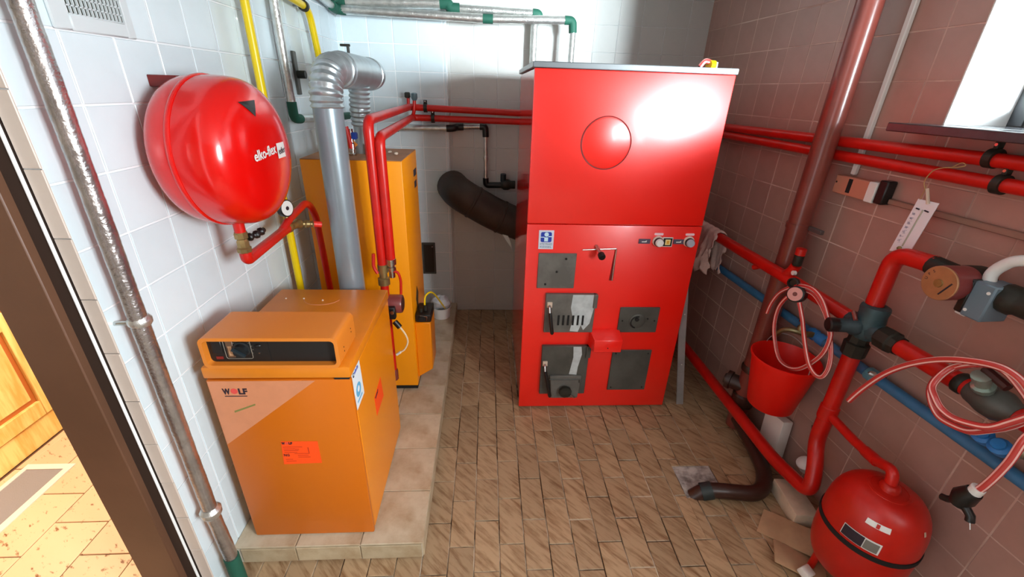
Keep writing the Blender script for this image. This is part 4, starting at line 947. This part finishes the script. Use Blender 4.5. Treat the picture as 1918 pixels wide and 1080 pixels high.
t = thing('wall_pump', 'maroon circulation pump with bronze dial plate on right wall', 'pump', tuple(RW(2.05, 1.17, .15)))
PS, PZ = 2.062, 1.180
MB().lathe(RW(PS, PZ, .07), nR, [(0, .03), (.005, .050), (.05, .052), (.06, .046)], 24).build('volute', M_dark, t)
MB().tube([RW(1.955, 1.194, OF), RW(2.02, 1.190, OF)], .031, 12).build('inlet_union', M_dark, t)
MB().lathe(RW(PS, PZ, .12), nR, [(0, .046), (.004, .0505), (.072, .0515), (.078, .050), (.080, .046)], 30).build('motor', M_maroon, t)
dp = MB().lathe(RW(PS, PZ, .1995), nR, [(0, .0495), (.004, .0505), (.006, .048), (.006, 0)], 32).build('dial_plate', M_bronze, t)
MB().lathe(RW(PS, PZ, .2055), nR, [(0, .0125), (.004, .0115), (.004, 0)], 18).build('centre_screw', M_brass, dp)
MB().tube([RW(PS+.012, PZ-.030, .2062), RW(PS+.034, PZ+.012, .2062)], .002, 6).build('plate_slot', M_ink, dp)
for k, (chh, ang_) in enumerate(zip('UPS', (178, 155, 132))):
    a = math.radians(ang_); c = RW(PS+.033*math.cos(a), PZ+.033*math.sin(a), .2057)
    text('plate_lettering', chh, .012, M_ink, dp, c, tuple(-dR*math.sin(a)+V((0, 0, -math.cos(a)))), tuple(-dR*math.cos(a)+V((0, 0, math.sin(a)))), align='CENTER', ext=.0003)
tb = MB().rbox(2.092, 2.114, 1.108, 1.210, .085, .160).build('terminal_box', M_black, t, bev=.004)
MB().rbox(2.114, 2.168, 1.106, 1.212, .080, .163).build('box_cover', M_plategrey, tb, bev=.004)
for (z, o_) in ((1.125, 2.124), (1.190, 2.156)):
    MB().lathe(RW(o_, z, .163), nR, [(0, .005), (.002, .004), (.002, 0)], 10).build('cover_screw', M_white, tb)
MB().rbox(2.085, 2.115, 1.095, 1.108, .10, .14).build('white_clip', M_white, t, bev=.003)
t = thing('pump_outlet', 'dark rusty union and pipe leaving the wall pump to the right', 'pipe', tuple(RW(2.3, 1.17, OF)))
MB().tube([RW(2.10, 1.182, OF), RW(2.70, 1.172, OF)], .030, 12, rfun=lambda l, L: (.026 if l < .06 else .040 if l < .10 else .034 if l < .16 else .029), step=.01).build('pipe', M_dark, t)
t = thing('white_cable', 'thick white cable curving up from the pump terminal box', 'cable', tuple(RW(2.1, 1.23, .13)))
MB().tube(spline([RW(2.118, 1.200, .12), RW(2.112, 1.228, .12), RW(2.125, 1.258, .12), RW(2.155, 1.285, .12), RW(2.22, 1.300, .11), RW(2.40, 1.302, .08)]), .0150, 14).build('cable', M_white, t)
t = thing('valve_down_pipe', 'red pipe dropping from mixing valve and turning along the floor', 'pipe', tuple(RW(1.84, .4, OF)))
MB().tube([RW(1.832, .80, OF), RW(1.838, .345, OF), RW(1.905, .270, .145), RW(1.945, .165, .165), RW(1.737, .138, .170), RW(.45, .185, .170)], .0295, 16, bend=.06).build('pipe', M_redpipe, t)
MB().lathe(RW(1.836, .47, OF), (0, 0, 1), [(0, .030), (.004, .034), (.06, .034), (.064, .030)], 16).build('tee', M_redpipe, t)
t = thing('tank_branch_pipe', 'thin red pipe leading from the down pipe to floor tank', 'pipe', tuple(RW(2.0, .48, .14)))
MB().tube([RW(1.838, .498, OF), RW(1.97, .492, .128), RW(2.105, .520, .165), RW(2.185, .565, .193), RW(2.197, .485, .193)], .0175, 14, bend=.05).build('pipe', M_redpipe, t)
MB().tube([RW(2.05, .509, .150), RW(2.11, .522, .166)], .0205, 12).build('sleeve', M_redpipe, t)
t = thing('radiator_return_pipe', 'thick red pipe leaving the mixing valve to the lower right', 'pipe', tuple(RW(2.2, .9, OF)))
MB().tube([RW(1.965, .902, OF), RW(2.8, .905, OF)], .0285, 16).build('pipe', M_redpipe, t)
MB().lathe(RW(2.165, .903, OF), -dR, [(0, .030), (.004, .033), (.02, .033), (.024, .030)], 14).build('coupling', M_dark, t)
vd = MB().lathe(RW(2.200, .903, OF), -dR, [(0, .031), (.01, .036), (.03, .040), (.05, .046), (.08, .046), (.10, .036), (.12, .032)], 14).build('valve_body', M_irond, t)
MB().lathe(RW(2.245, .935, OF+.03), V((0, 0, 1))*.7 + nR*.5, [(0, .022), (.012, .026), (.02, .026), (.024, .018), (.045, .016), (.048, .022), (.062, .022), (.064, 0)], 12).build('valve_bonnet', mat('pale_green_bronze', (150, 168, 156), .3, metal=.6), vd)
MB().tube([RW(2.235, 1.00, OF+.05), RW(2.30, .985, OF+.055)], .012, 8).build('valve_lever', mat('dark_brown_lever', (60, 26, 22), .4), vd)
# floor tank
t = thing('floor_expansion_tank', 'squat red expansion tank standing on the floor at lower right', 'tank', (1.335, .94, 0))
FTX, FTY, FZ0, FZ1, FR = 1.337, .937, .085, .497, .1415
prof = []
for k in range(25):
    u_ = -math.cos(PI*k/24); e = 3.3
    prof.append(((FZ0+FZ1)/2+u_*(FZ1-FZ0)/2, FR*(1-abs(u_)**e)**(1/e) if 0 < k < 24 else 0))
MB().lathe((FTX, FTY, 0), (0, 0, 1), prof, 48).build('shell', M_redtank2, t, ang=60)
MB().lathe((FTX, FTY, .305), (0, 0, 1), [(0, FR-.002), (0, FR+.0035), (.018, FR+.0035), (.018, FR-.002)], 48).build('black_band', M_matt, t)
for k in range(3):
    a = 2*PI*k/3+.4; MB().cyl((FTX+.09*math.cos(a), FTY+.09*math.sin(a), 0), (FTX+.085*math.cos(a), FTY+.085*math.sin(a), .14), .013, n=10).build('leg', M_redtank2, t)
pn = RW(2.197, .0, .193)
MB().lathe((pn.x, pn.y, .484), (0, 0, 1), [(0, .064), (.010, .060), (.012, .052), (.006, .050), (.006, .034), (.012, .030), (.018, .030), (.030, .026), (.034, .020)], 20).build('port_flange', M_redtank2, t)
def on_ft(az, z, o=.0015):
    u_ = (z-(FZ0+FZ1)/2)/((FZ1-FZ0)/2); r_ = FR*(1-abs(u_)**3.3)**(1/3.3)+o
    return V((FTX+r_*math.cos(az), FTY+r_*math.sin(az), z))
def decal(name, m, par, az0, az1, z0, z1, o=.0015, k=6):
    b = MB(); vs = []
    for i in range(k+1):
        for j in range(4): vs.append(on_ft(az0+(az1-az0)*i/k, z0+(z1-z0)*j/3, o))
    b.add(vs, [(i*4+j, (i+1)*4+j, (i+1)*4+j+1, i*4+j+1) for i in range(k) for j in range(3)]); return b.build(name, m, par)
rp = decal('rating_plate', M_white, t, math.radians(-167), math.radians(-124), .335, .380)
decal('plate_dark_field', M_ink, rp, math.radians(-166), math.radians(-142), .337, .378, .0025)
decal('plate_print', mat('grey_print', (120, 116, 108), .5), rp, math.radians(-141), math.radians(-126), .339, .375, .0025)
wl_ = decal('white_tag', M_white, t, math.radians(-150), math.radians(-122), .425, .443)
decal('tag_mark', M_redtank2, wl_, math.radians(-138), math.radians(-134), .427, .441, .0025)
decal('scuff', M_cream, t, math.radians(-78), math.radians(-74), .43, .445)

# blue water pipe, tap
t = thing('water_pipe', 'blue painted water pipe along the right wall below red pipes', 'pipe', tuple(RW(1.5, .715, .05)))
MB().tube([RW(.2, .704, .034), RW(2.8, .703, .034)], .0205, 14).build('pipe', M_blue, t)
MB().lathe(RW(1.545, .704, .034), -dR, [(0, .024), (.006, .027), (.03, .027), (.034, .022), (.05, .022), (.054, .026), (.085, .026), (.09, .022)], 14).build('tee', M_bluel, t)
MB().lathe(RW(1.850, .704, .034), -dR, [(0, .023), (.004, .027), (.045, .027), (.05, .023)], 14).build('sleeve', mat('pale_teal_sleeve', (90, 136, 150), .3), t)
MB().ball(RW(1.90, .735, .075), .014, 8, (1.2, 1, .6)).build('foil_scrap', M_foil, t)
for (s_, o_, z_) in ((2.268, .07, .765), (2.315, .10, .77)):
    MB().lathe(RW(s_, z_, .05+o_*.3), V((0, 0, 1))*.6 + nR*.6, [(0, .018), (.02, .024), (.035, .026), (.04, .016), (.05, .016), (.05, 0)], 12).build('blue_valve_cap', M_bluel, t)
MB().tube([RW(2.33, .80, .07), RW(2.40, .80, .07)], .026, 12, rfun=lambda l, L: .022+.005*math.sin(l*180), step=.004).build('valve_union', mat('grey_bronze', (150, 146, 124), .35, metal=.6), t)
t = thing('water_tap', 'old bronze water tap on blue pipe above the red bucket', 'tap', tuple(RW(1.56, .71, .08)))
MB().tube([RW(1.575, .708, .04), RW(1.575, .712, .10)], .014, 10).build('stem', M_brass, t)
MB().tube([RW(1.575, .715, .09), RW(1.550, .720, .125), RW(1.515, .705, .150), RW(1.500, .665, .158)], .013, 12, bend=.03, rfun=lambda l, L: .014-.003*l/L).build('spout', mat('tap_bronze', (136, 126, 92), .3, metal=.7), t)
MB().lathe(RW(1.562, .720, .105), (0, 0, 1), [(0, .014), (.02, .016), (.03, .010), (.038, .008)], 12).build('bonnet', mat('tap_bronze', (136, 126, 92), .3, metal=.7), t)
MB().tube([RW(1.545, .765, .105), RW(1.580, .765, .110)], .006, 8).ball(RW(1.56, .768, .107), .009, 8).build('tap_handle', M_chrome, t)
# bucket
t = thing('red_bucket', 'red plastic bucket hanging from the tap on right wall', 'bucket', tuple(RW(1.594, .343, .158)))
bc = RW(1.594, .343, .158)
MB().lathe(bc, (0, 0, 1), [(0, .090), (.006, .0973), (.252, .1345), (.254, .141), (.264, .142), (.266, .137), (.258, .133), (.012, .094), (.010, 0)], 40).build('bucket', M_bucket, t, ang=50)
hp = []
for k in range(17):
    a = PI*k/16; hp.append(RW(1.594+.137*math.cos(a), .600+.10*math.sin(a)*1.0, .158-.02*math.sin(a)))
MB().tube(hp, .0018, 6).build('wire_handle', M_steel, t)
# hoses
def hose(name, label, loc, strands, r):
    t = thing(name, label, 'hose', loc)
    for st_ in strands: MB().tube(spline([RW(*q) for q in st_], 5), r, 10, uv=True).build('hose', M_hose, t)
    return t
h1 = [(1.456,.757,.200),(1.464,.814,.200),(1.489,.874,.200),(1.530,.918,.200),(1.583,.953,.200),(1.651,.968,.200),(1.710,.947,.200),(1.764,.893,.200),(1.797,.846,.200),(1.798,.771,.200),(1.769,.703,.200),(1.723,.638,.200),(1.669,.605,.200),(1.607,.606,.200),(1.554,.661,.200),(1.517,.737,.200),(1.513,.820,.200),(1.544,.887,.200),(1.581,.920,.200)]
h1b = [(1.632,.900,.222),(1.675,.844,.222),(1.702,.799,.222),(1.735,.748,.222),(1.778,.696,.222),(1.815,.673,.215),(1.836,.682,.205),(1.835,.727,.195),(1.810,.787,.188),(1.761,.866,.186),(1.708,.913,.184),(1.647,.941,.182),(1.593,.936,.182)]
hose('coiled_filling_hose', 'coiled red and white striped hose hanging over the red bucket', tuple(RW(1.65, .78, .2)), [h1, h1b], .0085)
h2 = [(1.962,.667,.200),(1.988,.743,.198),(2.030,.834,.197),(2.075,.900,.195),(2.125,.952,.193),(2.170,.987,.191),(2.219,1.014,.190),(2.262,1.031,.188),(2.296,1.034,.186),(2.332,1.021,.184),(2.369,.985,.183),(2.370,.947,.181),(2.348,.900,.179),(2.315,.857,.177),(2.284,.824,.176),(2.246,.809,.174),(2.204,.805,.172),(2.168,.829,.170),(2.147,.866,.169),(2.150,.915,.167),(2.174,.963,.165),(2.216,1.002,.168),(2.258,1.023,.170),(2.297,1.016,.170),(2.36,.975,.17),(2.392,.939,.185),(2.395,.899,.2),(2.396,.837,.2),(2.391,.775,.2),(2.383,.723,.2),(2.376,.700,.2)]
h2b = [(2.216,1.002,.168),(2.174,.966,.166),(2.163,.93,.18),(2.172,.895,.205),(2.199,.875,.217),(2.224,.855,.214),(2.259,.850,.211),(2.301,.865,.209),(2.333,.886,.206),(2.358,.926,.203),(2.385,.974,.200)]
hose('hanging_filling_hose', 'looser red striped hose loop over the pipe at right edge', tuple(RW(2.25, .9, .2)), [h2, h2b], .0100)
t = thing('hose_connector', 'black plastic hose connector dangling above the floor tank', 'connector', tuple(RW(2.37, .66, .2)))
MB().cyl(RW(2.377, .712, .2), RW(2.374, .692, .2), .016, n=14).build('collar', M_white, t)
MB().tube([RW(2.374, .694, .2), RW(2.362, .66, .2), RW(2.358, .630, .2)], .024, 12, rfun=lambda l, L: .020+.008*math.sin(l/L*PI)).build('body', M_black, t)
MB().tube([RW(2.362, .645, .2), RW(2.335, .618, .2), RW(2.322, .612, .2)], .010, 10).build('side_arm', M_black, t)
MB().tube([RW(2.365, .645, .2), RW(2.395, .625, .2), RW(2.40, .61, .2)], .011, 10).build('side_arm', M_black, t)
MB().cyl(RW(2.40, .612, .2), RW(2.41, .590, .2), .002, n=6).build('pin', M_chrome, t)
# towel draped over the pipe
t = thing('draped_cloth', 'crumpled grey pink cloth draped over the red pipe by boiler', 'cloth', tuple(RW(.73, .92, OF)))
rnd = random.Random(11)
NU, NV = 26, 34; vs = []
Lf, Lb, rp_ = .215, .20, .034
for i in range(NU+1):
    for j in range(NV+1):
        l = -Lb + (Lb+Lf+PI*rp_)*j/NV
        u_ = i/NU
        edge = .012*math.sin(j*1.7)+.010*math.sin(j*.61+1) if i == NU else 0
        s_ = .675 + .27*u_*(1-.10*max(0, l)/Lf) + edge + .05*max(0, l-.05)*1.0*(1-u_)
        if l < 0: z = .947+l; o_ = .172-rp_
        elif l < PI*rp_: a = l/rp_; z = .947+rp_*math.sin(a); o_ = .172-rp_*math.cos(a)
        else: z = .947-(l-PI*rp_); o_ = .172+rp_
        hang = max(0, abs(z-.947) if z < .947 else 0)
        wv = .016*math.sin(u_*17+z*9)+.011*math.sin(u_*37+z*14+1.3)+.006*math.sin(u_*61-z*31)
        k_ = min(1, hang*7)
        o_ += (wv*k_+.015*k_) if o_ > .172 else -(wv*k_*.4)
        z += (.018*math.sin(u_*23)+.01*math.sin(u_*51))*(k_**3) + (.003*math.sin(u_*30) if l > 0 else 0)
        o_ = max(o_, .06)
        vs.append(RW(s_+rnd.uniform(-.001, .001), z, o_))
cl_ = MB(); cl_.add(vs, [(i*(NV+1)+j, (i+1)*(NV+1)+j, (i+1)*(NV+1)+j+1, i*(NV+1)+j+1) for i in range(NU) for j in range(NV)])
co = cl_.build('cloth', M_towel, t, ang=70)
sm = co.modifiers.new('thickness', 'SOLIDIFY'); sm.thickness = .004; sm.offset = 0
# leaning steel rail
t = thing('steel_rail', 'grey steel rail leaning against the right side of red boiler', 'rail', (1.14, 1.95, 0))
RL = [(1.147, 1.948, 0.0), (1.075, 1.962, .45), (1.040, 1.967, .70), (1.037, 1.99, .76), (1.045, 2.03, .775)]
rl = path(RL, .05)
vs = []
for q in rl: vs += [q+V((-.020, 0, 0)), q+V((.020, 0, 0)), q+V((.020, .006, 0)), q+V((-.020, .006, 0))]
b = MB(); b.add(vs, [(i*4+k, i*4+(k+1) % 4, i*4+4+(k+1) % 4, i*4+4+k) for i in range(len(rl)-1) for k in range(4)]+[(0, 1, 2, 3), tuple(len(vs)-4+k for k in range(4))])
b.build('strip', M_steel, t)
vs = []
for q in rl[:-3]: vs += [q+V((.016, .004, 0)), q+V((.020, .004, 0)), q+V((.020, .035, 0)), q+V((.016, .035, 0))]
b = MB(); b.add(vs, [(i*4+k, i*4+(k+1) % 4, i*4+4+(k+1) % 4, i*4+4+k) for i in range(len(rl)-4) for k in range(4)]+[(0, 1, 2, 3), tuple(len(vs)-4+k for k in range(4))])
b.build('flange', M_steel, t)
for z_, x_ in ((.28, 1.103), (.60, 1.055)):
    MB().lathe((x_, 1.953, z_), (0, -1, 0), [(0, .004), (.003, .003), (.003, 0)], 8).build('rivet', M_white, t)
# floor patch and dark outlet pipe
pa = MB().box(PATCH[0]+.003, PATCH[1]-.003, PATCH[2]+.003, PATCH[3]-.003, -.006, -.0025).build('floor_patch', M_concrete, floor, label='bare concrete patch in the floor')
t = thing('floor_outlet_pipe', 'dark brown plastic pipe rising from the concrete floor patch', 'pipe', (1.0, 1.33, 0))
MB().tube([(.955, 1.335, -.02), (1.00, 1.33, .028), (1.06, 1.322, .034), (1.24, 1.29, .040), (1.325, 1.40, .045), (1.36, 1.60, .055), (1.37, 1.745, .07)], .034, 18, bend=.07).build('pipe', M_blackpipe, t)
MB().tube([(.985, 1.332, .016), (1.03, 1.326, .032)], .039, 18).build('socket', mat('teal_black_socket', (34, 44, 44), .5), t)
# foam and cardboard under the pipes
def rot_box(name, m, label, cat, c, sx, sy, sz, rx, ry, rz, group=None, bev=.006):
    M = Matrix.Translation(c) @ Matrix.Rotation(rz, 4, 'Z') @ Matrix.Rotation(ry, 4, 'Y') @ Matrix.Rotation(rx, 4, 'X')
    o = MB().box(-sx/2, sx/2, -sy/2, sy/2, -sz/2, sz/2, M).build(name, m, None, bev=bev, seg=2)
    return tag(o, label, cat, group)
aR = math.atan2(-dR.y, -dR.x)
rot_box('foam_block', M_foamw, 'white foam block leaning on the wall behind the floor pipe', 'foam', RW(1.565, .128, .045), .125, .055, .205, math.radians(-4), math.radians(-8), aR)
rot_box('foam_brick', M_foam, 'beige foam brick on the floor under red pipe elbow', 'foam', RW(1.885, .038, .150), .19, .10, .072, 0, 0, aR-.15)
MB_ = MB().lathe(RW(1.80, .135, .05), V((0, 0, 1))*.8+nR*.5, [(0, .022), (.01, .032), (.05, .036), (.055, .030), (.06, .018), (.062, 0)], 18)
tag(MB_.build('plastic_lid', M_white, None), 'round white plastic lid resting on the wall behind pipe elbow', 'lid')
rot_box('cardboard_piece', M_card, 'brown cardboard piece on floor left of the floor tank', 'cardboard', (1.262, 1.122, .020), .21, .125, .006, math.radians(6), math.radians(-8), -.75, bev=.001)
rot_box('cardboard_scrap', M_card, 'crumpled cardboard scrap at the bottom edge beside floor tank', 'cardboard', (1.228, 1.003, .014), .18, .11, .007, math.radians(-5), math.radians(6), -.55, bev=.001)
rot_box('foam_scrap', M_foamw, 'small white foam scrap on the cardboard by floor tank', 'foam', (1.215, .955, .034), .05, .04, .03, .3, .2, .4)
tw = thing('thin_stick', 'thin dark stick leaning on the wall behind red down pipe', 'stick', tuple(RW(1.74, .17, .02)))
MB().tube([RW(1.70, .30, .006), RW(1.79, .14, .04), RW(1.82, .05, .05)], .003, 6).build('stick', M_ink, tw)
